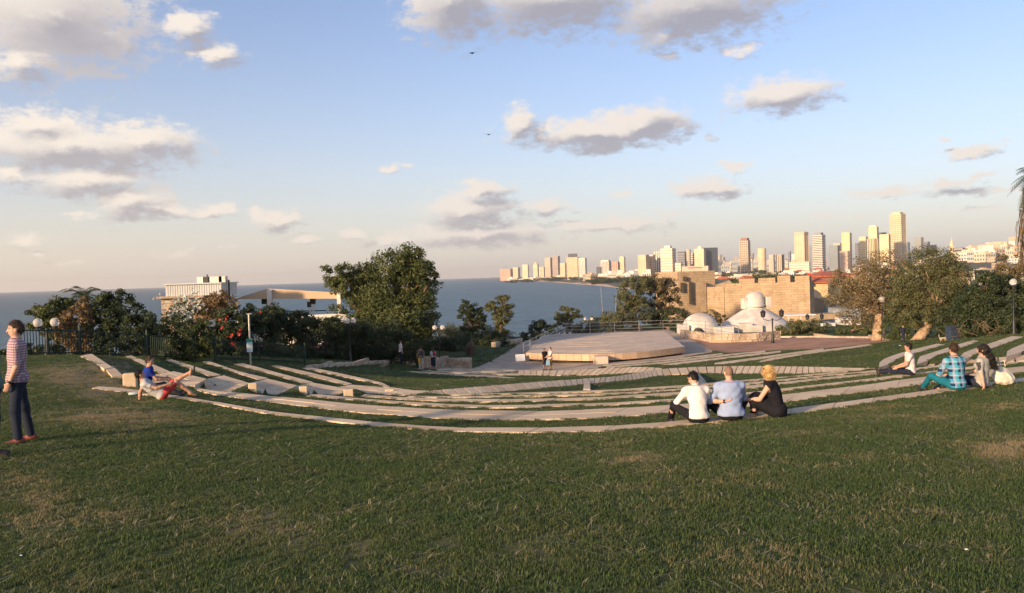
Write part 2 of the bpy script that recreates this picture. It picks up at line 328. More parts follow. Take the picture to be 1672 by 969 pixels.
cx = C[:,:2]/SC; A = tk(((cx[:,None]-cx[None])**2).sum(2))+np.eye(len(cx))*2e-3
Pm = np.c_[np.ones(len(cx)), cx]; M = np.block([[A,Pm],[Pm.T,np.zeros((3,3))]])
sol = np.linalg.lstsq(M, np.r_[C[:,2]-EYE, np.zeros(3)], rcond=None)[0]; WT, PT = sol[:len(cx)], sol[len(cx):]
EDGE_A = [-180,-90,-45,-30,-22,-15,-9,-4,0,5,9,12.5,40,90,180]; EDGE_D = [200,90,52,48,52,60,80,100,110,124,145,330,330,200,200]
EDGES = [np.array([tuple(p) for p in N]) for k,(z,N,Fp) in ROWG.items()]+[np.array([tuple(p) for p in near_curve([at_z(x,l,z) for x,u,l,z in D])]) for D in (WALK,BRANCH)]+[np.array([tuple(at_z(x,y,z)) for x,y in pts+pts[:1]]) for z,pts in LANDINGS]
def meet_edges(XY, out):         # the turf comes up flush to the uphill edge of every stone course
    for E in EDGES:
        rg = .55+.012*float(np.hypot(E[:,0],E[:,1]).mean()); lo,hi = E[:,:2].min(0)-rg,E[:,:2].max(0)+rg; s = np.where((XY[:,0]>lo[0])&(XY[:,0]<hi[0])&(XY[:,1]>lo[1])&(XY[:,1]<hi[1]))[0]
        if not len(s): continue
        best = np.full(len(s),1e9); zb = np.zeros(len(s)); nx_ = np.zeros((len(s),2)); p = XY[s]
        for i in range(len(E)-1):
            a,b = E[i],E[i+1]; ab = b[:2]-a[:2]; t = np.clip(((p-a[:2])@ab)/max(ab@ab,1e-9),0,1); q = a[:2]+t[:,None]*ab; d = np.hypot(*(p-q).T); m = d<best
            best[m] = d[m]; zb[m] = (a[2]+(b[2]-a[2])*t)[m]; nx_[m] = q[m]
        near = ((p-nx_)*nx_).sum(1)<0; w = np.clip(1-best/rg,0,1)*near; w = w*w*(3-2*w)*1.0; w = np.clip(w*1.35,0,1)
        out[s] = out[s]*(1-w)+(zb-EYE-.004)*w
    return out
def height(XY):                  # ground level, absolute
    XY = np.atleast_2d(np.asarray(XY,float)); out = np.empty(len(XY))
    for i in range(0,len(XY),20000):
        q = XY[i:i+20000]/SC; out[i:i+20000] = tk(((q[:,None]-cx[None])**2).sum(2))@WT+PT[0]+q@PT[1:]
    r = np.hypot(XY[:,0],XY[:,1]); a = np.degrees(np.arctan2(XY[:,0],XY[:,1]))
    f = np.clip((r-88)/30,0,1); f = f*f*(3-2*f)
    far = -7.9-np.clip(r-110,0,400)*0.03
    out = np.clip(out,-8.4,-1.4)*(1-f)+far*f
    b = np.clip((np.abs(a)-48)/25,0,1); b = b*b*(3-2*b)             # beside and behind the camera: the plain hill top
    out = out*(1-b)+(-1.7-np.clip(r-10,0,200)*0.02)*b
    out = meet_edges(XY, out)
    e = np.interp(a, EDGE_A, EDGE_D); out -= np.clip(r-e,0,400)*0.42
    return EYE+np.maximum(out,-27.0)
def ground(x,y): return float(height([(x,y)])[0])
def on_ground(px,py,lo=2.0,hi=300.0):     # where the sight line meets the ground
    v = pix_dir(px,py); ts = np.geomspace(lo,hi,700); P = np.stack([v.x*ts,v.y*ts],1); h = height(P); zz = EYE+v.z*ts
    i = int(np.argmax(zz<h)) if (zz<h).any() else len(ts)-1
    t = ts[i]; return Vector((v.x*t, v.y*t, h[i]))
def stand(px, d):                # ground point in the direction of photo column px at forward distance d
    v = pix_dir(px, 560); x = v.x/v.y*d
    return Vector((x,d,ground(x,d)))

# ------------------------------------------------------------------ materials of the ground
def m_stone(name, a, b, joint=0.0):
    def ex(T, bs, vec, out):
        oi = T.new('ShaderNodeObjectInfo'); g = T.new('ShaderNodeNewGeometry')
        n1 = T.noise(g.outputs['Position'], 1.3, 4, .6); n2 = T.noise(g.outputs['Position'], 11, 5, .65)
        base = T.mix(oi.outputs['Random'], (*a,1), (*b,1))
        base = T.mix(T.ramp(n1,.40,.72,0,.35), base, (a[0]*.62,a[1]*.60,a[2]*.58,1))
        base = T.mix(T.ramp(n2,.5,.75,0,.4), base, (b[0]*1.18,b[1]*1.12,b[2]*1.05,1))
        base = T.mix(T.ramp(T.noise(g.outputs['Position'],4.1,6,.7),.63,.72,0,.5), base, (.12,.10,.065,1))
        T.l.new(base, bs.inputs['Base Color'])
        bn = T.new('ShaderNodeBump'); bn.inputs['Strength'].default_value = .5; bn.inputs['Distance'].default_value = .012
        T.l.new(T.noise(g.outputs['Position'], 24, 6, .7), bn.inputs['Height']); T.l.new(bn.outputs[0], bs.inputs['Normal'])
    return mat(name, a, 0.85, extra=ex)
M_STONE = m_stone('limestone', (.56,.425,.275), (.66,.525,.355))
M_STONE2 = m_stone('grey_limestone', (.56,.45,.31), (.62,.51,.37))
def m_ground():
    m = bpy.data.materials.new('lawn_soil'); m.use_nodes = True; T = NT(m.node_tree); b = T.n['Principled BSDF']; b.inputs['Roughness'].default_value = .95; b.inputs['Specular IOR Level'].default_value = .1
    g = T.new('ShaderNodeNewGeometry'); p = g.outputs['Position']
    n1 = T.noise(p,.33,5,.62); n2 = T.noise(p,2.3,6,.68); n3 = T.noise(p,21,5,.7)
    c = T.mix(T.ramp(n3,.3,.7), (.045,.065,.020,1), (.085,.110,.036,1))
    at = T.new('ShaderNodeAttribute', attribute_name='dry')
    dry = T.math('ADD', T.math('MULTIPLY', n2, .55), T.math('MULTIPLY', n1, .55)); dry = T.math('ADD', dry, T.math('MULTIPLY', at.outputs['Fac'], .34))
    c = T.mix(T.ramp(dry,.56,.80,0,.85), c, T.mix(T.ramp(n3,.3,.7), (.15,.115,.06,1), (.30,.24,.135,1)))
    T.l.new(c, b.inputs['Base Color'])
    bn = T.new('ShaderNodeBump'); bn.inputs['Strength'].default_value = .8; bn.inputs['Distance'].default_value = .03
    T.l.new(T.noise(p,34,5,.7), bn.inputs['Height']); T.l.new(bn.outputs[0], b.inputs['Normal'])
    return m
M_LAWN = m_ground()
M_DIRT = mat('packed_red_earth', (.36,.20,.125), .95, var=.22, vscale=.5, bump=.4, bscale=9)
def brick_nodes(T, b, c1, c2, cm, scale, w, h, mortar, bump=.5, rotx=False):
    g = T.new('ShaderNodeNewGeometry'); v = g.outputs['Position']
    if rotx:                     # vertical faces: run the courses along the wall
        s = T.new('ShaderNodeSeparateXYZ'); T.l.new(v, s.inputs[0]); cb = T.new('ShaderNodeCombineXYZ')
        T.l.new(T.math('ADD', s.outputs[0], T.math('MULTIPLY', s.outputs[1], .73)), cb.inputs[0]); T.l.new(s.outputs[2], cb.inputs[1]); v = cb.outputs[0]
    v = T.vmath('ADD', v, T.vmath('MULTIPLY', T.noise(v,1.1,3,.6,True), (.12,.12,.0)))
    bt = T.new('ShaderNodeTexBrick'); T.l.new(v, bt.inputs['Vector']); T.put(bt.inputs['Color1'],c1); T.put(bt.inputs['Color2'],c2); T.put(bt.inputs['Mortar'],cm)
    bt.inputs['Scale'].default_value = scale; bt.inputs['Brick Width'].default_value = w; bt.inputs['Row Height'].default_value = h; bt.inputs['Mortar Size'].default_value = mortar*.3
    n = T.noise(g.outputs['Position'], .7, 6, .7); n2 = T.noise(g.outputs['Position'], 5, 5, .7)
    c = T.mix(T.ramp(n,.38,.72,0,.55), bt.outputs['Color'], (c1[0]*.5,c1[1]*.5,c1[2]*.48,1))
    c = T.mix(T.ramp(n2,.5,.8,0,.5), c, (min(1,c2[0]*1.3),min(1,c2[1]*1.28),min(1,c2[2]*1.25),1))
    T.l.new(c, b.inputs['Base Color'])
    bn = T.new('ShaderNodeBump'); bn.inputs['Strength'].default_value = bump; bn.inputs['Distance'].default_value = .04
    T.l.new(T.math('ADD', T.math('MULTIPLY', bt.outputs['Fac'], -.6), n2), bn.inputs['Height']); T.l.new(bn.outputs[0], b.inputs['Normal'])
M_BRICK = mat('brick_paving', (.42,.31,.235), .9, extra=lambda T,b,vec,out: brick_nodes(T,b,(.50,.38,.27,1),(.57,.45,.34,1),(.30,.24,.18,1),2.2,.5,.25,.06))

# ------------------------------------------------------------------ build the paved pieces
def slab(name, parent, a, b, c, d, z, thick=0.38, m=None, ch=0.018, dz=0.0, qd=0.0):
    """one stone: near edge a-b, far edge c-d (a under d), top at z (float or four values), chamfered top"""
    zs = z if isinstance(z,(list,tuple)) else [z]*4
    P = [Vector((p[0],p[1])) for p in (a,b,c,d)]; ce = sum(P,Vector((0,0)))/4
    I = [p+(ce-p).normalized()*ch*1.4 for p in P]
    V = [(p.x,p.y,zs[i]-thick) for i,p in enumerate(P)]+[(p.x,p.y,zs[i]-ch+dz) for i,p in enumerate(P)]+[(p.x,p.y,zs[i]+dz) for i,p in enumerate(I)]
    o = mesh(name, V, [(3,2,1,0)]+[(i,(i+1)%4,4+(i+1)%4,4+i) for i in range(4)]+[(4+i,4+(i+1)%4,8+(i+1)%4,8+i) for i in range(4)]+[(8,9,10,11)], m or M_STONE, parent)
    QUADS.append((np.array([[p.x,p.y] for p in P]), min(zs)-qd))
    return o
ROW_LABEL = {'r1':'long curved pale stone row nearest the lawn, where the three friends sit','r2':'double width curved stone row just below the nearest row','r3':'third curved stone row counted down from the lawn','r4':'fourth curved stone row counted down from the lawn','r5':'fifth curved stone row counted down from the lawn','r6':'sixth curved stone row along the grass wedge beside the walkway',
 'l1':'leftmost straight stone strip above the two resting men','l1b':'thick raised stone block ending the leftmost strip','l2':'second straight stone strip from the left, behind the man in blue','l3':'third straight stone strip from the left below the shrubs','l4':'fourth straight stone strip from the left, beside bare brown soil','l5':'fifth straight stone strip from the left, near the sign post','l6':'sixth straight stone strip from the left','l7':'seventh straight stone strip from the left, ending at the walkway',
 'q1':'blunt ended stone strip right behind the man in the pink white shirt','q2':'blunt ended stone strip left of the man in the plaid shirt','q3':'blunt ended stone strip behind the long haired woman','q4':'blunt ended stone strip at the right edge of the picture',
 't1':'lowest left stone row with a bent end beside the grass wedge','t2':'second low stone row below the group of walkers','t3':'third low stone row near the stage forecourt','t4':'fourth thin stone row near the stage forecourt','t5':'thin short stone row nearest the stage forecourt on the left',
 's4':'right low stone row with rounded end on the grass below the lamp','s3':'right low stone row with a blunt end block above the walkway','s2':'second stone row below the red earth plaza','s1':'stone row running along the red earth plaza','s0':'thin stone row nearest the right corner of the stage'}
def build_rows():
    for k,(z,N,Fp) in ROWG.items():
        P0,L = resample(N,[0]); c = N[len(N)//2]
        t = empty('stone_row', (c.x,c.y,EYE+z-.38), 0, ROW_LABEL[k], 'stone row', 'stone seating rows of the amphitheatre'); t.location = (0,0,0)
        base = {'r':1.15,'l':1.5,'q':1.6,'t':2.2,'s':2.4}[k[0]]*(1.25 if k in ('r4','r5','r6') else 1.0)
        n = max(2,int(L/base)); cuts = np.linspace(0,1,n+1); cuts[1:-1] += RNG.uniform(-.28,.28,n-1)/n
        two = (k=='r2')
        A,_ = resample(N,cuts); B,_ = resample(Fp,cuts); g = min(.012, .004*L/n)
        for i in range(n):
            u = (A[i+1]-A[i]); u = u/np.linalg.norm(u)*g; w = (B[i+1]-B[i]); w = w/np.linalg.norm(w)*g
            dz = RNG.uniform(-.005,.004)
            a,b,c_,d = A[i]+u,A[i+1]-u,B[i+1]-w,B[i]+w
            th = .42 if k[0]!='l' else .5
            if two:
                m1 = .5+RNG.uniform(-.02,.02); mn = a*(1-m1)+d*m1; mf = b*(1-m1)+c_*m1; e = (d-a)/np.linalg.norm(d-a)*.012
                slab('slab',t,a,b,mf-e,mn-e,EYE+z,th,M_STONE,.005,dz); slab('slab',t,mn+e,mf+e,c_,d,EYE+z,th,M_STONE,.005,RNG.uniform(-.005,.004))
            else: slab('slab',t,a,b,c_,d,EYE+z+(.05 if k=='l1b' else 0),th,M_STONE2 if k[0]=='q' else M_STONE,.006,dz)
build_rows()
def build_walk(name, data, pw):
    W = np.array(data); U = [at_z(x,u,z) for x,u,l,z in data]; Lw = [at_z(x,l,z) for x,u,l,z in data]
    U = near_curve(U); Lw = near_curve(Lw); _,L = resample(Lw,[0])
    t = empty(name); tag(t, kind='structure')
    n = int(L/pw); cuts = np.linspace(0,1,n+1); A,_ = resample(Lw,cuts); B,_ = resample(U,cuts)
    for i in range(n):
        g = .03; u = (A[i+1]-A[i]); u = u/np.linalg.norm(u)*g; w = (B[i+1]-B[i]); w = w/np.linalg.norm(w)*g; dz = RNG.uniform(-.015,.015)
        slab('slab',t,A[i]+u,A[i+1]-u,B[i+1]-w,B[i]+w,[A[i][2],A[i+1][2],B[i+1][2],B[i][2]],.35,M_STONE,.006,dz*.5,.012)
build_walk('walkway', WALK, .52); build_walk('side_walkway', BRANCH, .6)
LAND_LABEL = ['stone landing of the aisle right behind the two resting men','stone landing of the aisle beside the first upright stone block','stone landing of the aisle beside the second upright stone block','stone landing of the aisle beside the third upright stone block','wide stone landing where the aisle joins the walkway']
for li,(z,pts) in enumerate(LANDINGS):
    P = [at_z(x,y,z) for x,y in pts]; t = empty('stone_landing',(0,0,0),0,LAND_LABEL[li],'landing','landings of the stone aisle')
    # slabs laid in courses between the lower-left and upper-right sides
    A,_ = resample([P[0]]+P[:0:-1][:len(P)-3][::1], np.linspace(0,1,6)); B,_ = resample(P[1:3], np.linspace(0,1,6))
    for i in range(5):
        a,b,c_,d = A[i],A[i+1],B[i+1],B[i]
        for s0,s1 in ((0,.36),(.36,.7),(.7,1)):
            e = .008
            slab('slab',t,a+(d-a)*(s0+e),b+(c_-b)*(s0+e),b+(c_-b)*(s1-e),a+(d-a)*(s1-e),EYE+z,.4,M_STONE,.006,RNG.uniform(-.006,.004),.07)
# upright blocks at the foot of the aisle
for px,py,w,h,lab in ((213,632,21,22,'tall rough stone block beside the man in the blue shirt'),(325,632,13,12,'upright stone block left of centre in the aisle, first after the resting men'),(413,640,14,13,'upright stone block second along the aisle after the resting men'),(495.5,644,13,12,'upright stone block third along the aisle after the resting men'),(569,647,16,11,'upright stone block fourth along the aisle, with a slanted top'),(636,644.5,14,8,'low upright stone block fifth along the aisle beside the walkway')):
    p = on_ground(px,py); d = p.y; ww = w/FPX*d; hh = h/FPX*d+.25
    o = MB().box((0,0,hh/2-.25),(ww,ww*.7,hh),.25,.97).build('stone_block',M_STONE); o.location = p; tag(o,lab,'stone block','upright blocks along the aisle')
    bv = o.modifiers.new('b','BEVEL'); bv.width = .025; bv.segments = 2

# ------------------------------------------------------------------ the hill: one sheet, fine towards the view
def in_quad_lower(XY, z, pad=0.0, drop=.06):
    inside = np.zeros(len(XY),bool)
    for q,zq in QUADS:
        lo,hi = q.min(0)-pad,q.max(0)+pad; s = np.where((XY[:,0]>lo[0])&(XY[:,0]<hi[0])&(XY[:,1]>lo[1])&(XY[:,1]<hi[1]))[0]
        if not len(s): continue
        p = XY[s]; ins = np.ones(len(s),bool); ar = 0
        for i in range(4): ar += q[i][0]*q[(i+1)%4][1]-q[(i+1)%4][0]*q[i][1]
        sg = 1 if ar>0 else -1
        for i in range(4):
            e = q[(i+1)%4]-q[i]; L = np.hypot(*e)+1e-9; ins &= sg*(e[0]*(p[:,1]-q[i][1])-e[1]*(p[:,0]-q[i][0]))/L > -pad
        if z is not None: z[s[ins]] = np.minimum(z[s[ins]], zq-drop)
        inside[s[ins]] = True
    return inside
def pnpoly(px,py,poly):
    ins = np.zeros(len(px),bool); n = len(poly)
    for i in range(n):
        x1,y1 = poly[i]; x2,y2 = poly[(i+1)%n]
        c = ((y1>py)!=(y2>py))&(px<(x2-x1)*(py-y1)/((y2-y1) if y2!=y1 else 1e-9)+x1); ins ^= c
    return ins
FORE = [(768,603),(800,592),(826,577),(850,560),(862,556),(884,546),(1090,538),(1125,552),(1165,575),(1110,585),(1040,592),(985,598),(975,602),(900,607),(846,606),(780,602)]
PLAZA = [(1120,548),(1190,555),(1260,550),(1330,549),(1424,552),(1460,557),(1415,563),(1340,570),(1262,573),(1185,576.5),(1140,568)]
def build_hill():
    az = np.radians(np.r_[np.linspace(-180,-44,35)[:-1], np.linspace(-44,44,520), np.linspace(44,180,35)[1:]])
    rr = np.r_[0.3,.7,np.geomspace(1.2,150,430),np.geomspace(150,340,22)[1:]]
    AZ,RR = np.meshgrid(az,rr); XY = np.stack([np.sin(AZ).ravel()*RR.ravel(), np.cos(AZ).ravel()*RR.ravel()],1)
    Z = height(XY); in_quad_lower(XY,Z,.0,.012)
    # small unevenness of the turf
    Z += (np.sin(XY[:,0]*1.7+np.sin(XY[:,1]*1.1)*2)*np.sin(XY[:,1]*1.3+XY[:,0]*.4))*.012
    in_quad_lower(XY,Z,.0,.008)
    na,nr = len(az),len(rr); idx = np.arange(na*nr).reshape(nr,na)
    F = np.stack([idx[:-1,:-1],idx[:-1,1:],idx[1:,1:],idx[1:,:-1]],-1).reshape(-1,4)[:,::-1]
    V = np.c_[XY,Z]; o = mesh('hill', V, F, M_LAWN, smooth=True); tag(o, kind='structure')
    px,py,dd = proj(V); dry = np.zeros(len(V))
    def blob(cx_,cy_,sx,sy,a): 
        dry[:] += a*np.exp(-(((px-cx_)/sx)**2+((py-cy_)/sy)**2))*(dd>0)
    for q in ((200,680,110,22,1.1),(110,610,70,18,.9),(180,600,30,16,1.2),(170,640,60,14,.9),(1640,740,70,25,1.0),(1040,745,70,12,.8),(1300,710,120,20,.4),(60,830,60,40,.5),(420,860,60,30,.4),(900,900,120,40,.3),(1480,680,130,22,.5),(400,605,26,10,.9),(640,900,180,50,.25)): blob(*q)
    dry[dd<0] = .2
    at = o.data.attributes.new('dry','FLOAT','POINT'); at.data.foreach_set('value', dry.astype(np.float32))
    cen = V[F].mean(1); fx,fy,fd = proj(cen)
    def sheet(name, poly, m, off=.012, dmin=30):
        s = pnpoly(fx,fy,poly)&(fd>dmin)&(fd<135); f = F[s]; u,inv = np.unique(f,return_inverse=True)
        vv = V[u].copy(); vv[:,2] += off; so_ = mesh(name, vv, inv.reshape(f.shape), m, smooth=True); tag(so_,kind='structure'); return so_
    sheet('forecourt', FORE, M_BRICK)
    sheet('red_earth_plaza', PLAZA, M_DIRT, .010)
    return V,F
HILL_V,HILL_F = build_hill()

# ------------------------------------------------------------------ sea, shore, city plain
def m_sea():
    m = bpy.data.materials.new('sea_water'); m.use_nodes = True; T = NT(m.node_tree); b = T.n['Principled BSDF']
    b.inputs['Base Color'].default_value = (.030,.085,.115,1); b.inputs['Roughness'].default_value = .32; b.inputs['IOR'].default_value = 1.33; b.inputs['Specular IOR Level'].default_value = .14
    g = T.new('ShaderNodeNewGeometry'); p = T.vmath('MULTIPLY', g.outputs['Position'], (1,.5,1))
    n1 = T.noise(p,.055,6,.62); n2 = T.noise(p,.010,4,.55)
    c = T.mix(T.ramp(n2,.35,.65), (.014,.062,.095,1), (.022,.092,.120,1)); c = T.mix(T.ramp(n1,.45,.7,0,.5), c, (.015,.045,.07,1))
    T.l.new(c, b.inputs['Base Color'])
    bn = T.new('ShaderNodeBump'); bn.inputs['Strength'].default_value = .9; bn.inputs['Distance'].default_value = 5.0
    T.l.new(T.math('ADD', n1, T.math('MULTIPLY', T.noise(p,.3,4,.6), .18)), bn.inputs['Height']); T.l.new(bn.outputs[0], b.inputs['Normal'])
    return m
def build_sea():
    r = [60,200,600,2000,6000,20000]; na = 96; V = [(0,0,0)]; F = []
    for q in r:
        for k in range(na): t = 2*math.pi*k/na; V.append((q*math.sin(t),q*math.cos(t),0))
    for k in range(na): F.append((0,1+(k+1)%na,1+k))
    for i in range(len(r)-1):
        for k in range(na): F.append((1+i*na+k,1+i*na+(k+1)%na,1+(i+1)*na+(k+1)%na,1+(i+1)*na+k))
    tag(mesh('sea',V,F,m_sea()),kind='structure')
build_sea()
SHORE = [(800,455.2),(815,456),(840,457.6),(870,459.3),(900,461.2),(940,464.6),(975,467.2),(1005,470.5),(1040,475),(1075,483)]
SHP = [at_z(x,y,-EYE) for x,y in SHORE]; SH_A = [math.atan2(p.x,p.y) for p in SHP]; SH_D = [math.hypot(p.x,p.y) for p in SHP]
def plain(r, a):                 # level of the city plain (absolute), r, a arrays
    d0 = np.exp(np.interp(a, SH_A+[math.radians(13),math.radians(60)], np.log(SH_D+[300,300])))
    t = np.clip((r-d0)/np.where(d0>500,160,400),0,1); z = -1.0+t*3.6
    near = np.clip((1100-r)/800,0,1)*np.clip((np.degrees(a)-11)/3,0,1); z = z+near*9
    hill = np.clip((np.degrees(a)-20)/9,0,1)*np.clip((r-900)/1900,0,1); hill = hill*hill*(3-2*hill); z = z+hill*46
    z = z+np.clip((r-2500)/2500,0,1)*12*np.clip((np.degrees(a)-7)/6,0,1)
    return z, d0, t
def plain_at(px, d):
    v = pix_dir(px, hor(px)); x = v.x/v.y*d; r = math.hypot(x,d); a = math.atan2(x,d); return Vector((x,d,float(plain(np.array([r]),np.array([a]))[0][0])))
M_SAND = mat('beach_sand', (.52,.37,.25), .95, var=.15, vscale=.02)
M_CITYG = mat('city_ground', (.16,.14,.10), .95, var=.4, vscale=.01, col2=(.06,.075,.04))
def build_plain():
    az = np.linspace(SH_A[0], math.radians(60), 260); V = []; zone = []
    q = np.r_[0,.01,.02,.035,.05,.07,.1,.14,.2,.27,.35,.45,.56,.68,.84,1.0]; nq = len(q)
    for a in az:
        _,d0,_ = plain(np.array([1.]),np.array([a])); d0 = d0[0]; rr = d0*(19000/d0)**q
        z,_,t = plain(rr,np.full(nq,a))
        for r_,z_ in zip(rr,z): V.append((r_*math.sin(a),r_*math.cos(a),z_))
    F = [(i*nq+k,i*nq+k+1,(i+1)*nq+k+1,(i+1)*nq+k) for i in range(len(az)-1) for k in range(nq-1)]
    tag(mesh('city_plain',V,F,M_CITYG,smooth=True),kind='structure')
    a2 = np.linspace(SH_A[0],SH_A[-1],120); Vb = []; Fb = []
    for a in a2:
        _,d0,_ = plain(np.array([1.]),np.array([a])); d0 = d0[0]; wv = 1+.35*math.sin(a*90)+.25*math.sin(a*231+1)
        for k,u in enumerate((-6,20,60,130*wv)):
            z = plain(np.array([d0+u]),np.array([a]))[0][0]; Vb.append(((d0+u)*math.sin(a),(d0+u)*math.cos(a),z+.35))
    Fb = [(i*4+k,i*4+k+1,(i+1)*4+k+1,(i+1)*4+k) for i in range(len(a2)-1) for k in range(3)]
    tag(mesh('beach',Vb,Fb,M_SAND,smooth=True),kind='structure')
build_plain()
# ------------------------------------------------------------------ plants
def fast_mesh(name, V, F, mats, parent=None, tint=None, smooth=False):
    me = bpy.data.meshes.new(name); V = np.asarray(V,np.float32); F = np.asarray(F,np.int32); k = F.shape[1]
    me.vertices.add(len(V)); me.vertices.foreach_set('co', V.ravel()); me.loops.add(F.size); me.loops.foreach_set('vertex_index', F.ravel())
    me.polygons.add(len(F)); me.polygons.foreach_set('loop_start', np.arange(len(F),dtype=np.int32)*k)
    try: me.polygons.foreach_set('loop_total', np.full(len(F),k,np.int32))
    except Exception: pass
    for m in (mats if isinstance(mats,(list,tuple)) else [mats]): me.materials.append(m)
    if tint is not None:
        a = me.attributes.new('tint','FLOAT','FACE'); a.data.foreach_set('value', np.asarray(tint,np.float32))
    if smooth: me.polygons.foreach_set('use_smooth', np.ones(len(F),bool))
    me.update(calc_edges=True); me.validate()
    o = bpy.data.objects.new(name, me); link(o, parent); return o
def m_leaf(name, dark, mid, light, trans=.25):
    if name in MATS: return MATS[name]
    m = bpy.data.materials.new(name); m.use_nodes = True; T = NT(m.node_tree); b = T.n['Principled BSDF']; b.inputs['Roughness'].default_value = .6; b.inputs['Specular IOR Level'].default_value = .25
    at = T.new('ShaderNodeAttribute', attribute_name='tint')
    c = T.mix(T.ramp(at.outputs['Fac'],0,.55), (*dark,1), (*mid,1)); c = T.mix(T.ramp(at.outputs['Fac'],.55,1), c, (*light,1))
    T.l.new(c, b.inputs['Base Color']); tr = T.new('ShaderNodeBsdfTranslucent'); T.l.new(c, tr.inputs[0])
    ms = T.new('ShaderNodeMixShader'); ms.inputs[0].default_value = trans; T.l.new(b.outputs[0], ms.inputs[1]); T.l.new(tr.outputs[0], ms.inputs[2])
    T.l.new(ms.outputs[0], T.n['Material Output'].inputs[0]); MATS[name] = m; return m
L_DARK = m_leaf('leaf_dark', (.026,.040,.018),(.050,.070,.031),(.085,.105,.046))
L_GREEN = m_leaf('leaf_green', (.044,.062,.022),(.088,.110,.038),(.150,.160,.058))
L_OLIVE = m_leaf('leaf_olive', (.065,.074,.030),(.125,.130,.054),(.20,.19,.088))
L_GREY = m_leaf('leaf_grey_green', (.045,.055,.030),(.080,.088,.048),(.13,.125,.075))
L_BROWN = m_leaf('leaf_dry', (.12,.075,.035),(.20,.135,.065),(.30,.21,.11), .2)
L_TAN = m_leaf('leaf_tan', (.11,.09,.045),(.18,.145,.07),(.27,.21,.115), .2)
L_PALM = m_leaf('leaf_palm', (.030,.045,.016),(.055,.075,.028),(.09,.10,.045))
M_BARK = mat('bark', (.20,.135,.085), .95, var=.4, vscale=5, bump=.8, bscale=14, bdist=.06)
M_BARK2 = mat('pale_bark', (.36,.25,.16), .95, var=.35, vscale=4, bump=.8, bscale=12, bdist=.06)
def leaves(lobes, n, size, clump=.16, seed=0, shell=(.55,1.03), aspect=.42, flat=.0, per=70):
    """leaf faces spread in clumps through a set of ellipsoid lobes (centre, radii)"""
    g = np.random.default_rng(seed); lob = [(np.array(c,float),np.array(r,float)) for c,r in lobes]
    wgt = np.array([(r[0]*r[1]+r[1]*r[2]+r[0]*r[2]) for _,r in lob]); wgt /= wgt.sum()
    nc = max(6,n//per); ci = g.choice(len(lob), nc, p=wgt)
    d = g.normal(size=(nc,3)); d /= np.linalg.norm(d,axis=1)[:,None]
    rad = shell[0]+(shell[1]-shell[0])*g.random(nc)**.6
    Cc = np.array([l[0] for l in lob])[ci]; Rr = np.array([l[1] for l in lob])[ci]
    bump = 1+.16*np.sin(d[:,0]*5+seed)*np.sin(d[:,1]*6+d[:,2]*4+seed*2)
    cc = Cc+d*Rr*(rad*bump)[:,None]; cs = Rr.mean(1)*clump*g.uniform(.6,1.5,nc)+size*.5; ct = g.uniform(0,1,nc)
    k = g.integers(0,nc,n); off = g.normal(size=(n,3)); off /= np.maximum(np.linalg.norm(off,axis=1),.3)[:,None]; off *= g.random((n,1))**.45
    p = cc[k]+off*cs[k][:,None]*np.array([1.15,1.15,.85])
    nrm = g.normal(size=(n,3))+d[k]*.9+np.array([0,0,.35]); nrm /= np.linalg.norm(nrm,axis=1)[:,None]
    u = np.cross(nrm, g.normal(size=(n,3))); u /= np.linalg.norm(u,axis=1)[:,None]; v = np.cross(nrm,u)
    s = size*g.uniform(.6,1.3,n)[:,None]
    V = np.stack([p-u*s*.5, p+v*s*aspect*.5-nrm*s*.06, p+u*s*.5, p-v*s*aspect*.5-nrm*s*.06],1).reshape(-1,3)
    F = np.arange(n*4).reshape(n,4)
    tint = np.clip(ct[k]*.65+g.random(n)*.35,0,1)
    return V,F,tint
def limb_tubes(mb, base, tips, r0, seed=0, n=7, bend=.12, fork=.5):
    g = random.Random(seed); base = Vector(base)
    for tip in tips:
        tip = Vector(tip); L = (tip-base).length; pts = []; rad = []
        for i in range(7):
            t = i/6; p = base.lerp(tip,t)+Vector((g.uniform(-1,1),g.uniform(-1,1),g.uniform(-.4,.4)))*L*bend*(t*(1-t)*2)
            pts.append(p); rad.append(r0*(1-t*.85))
        mb.tube(pts,rad,n)
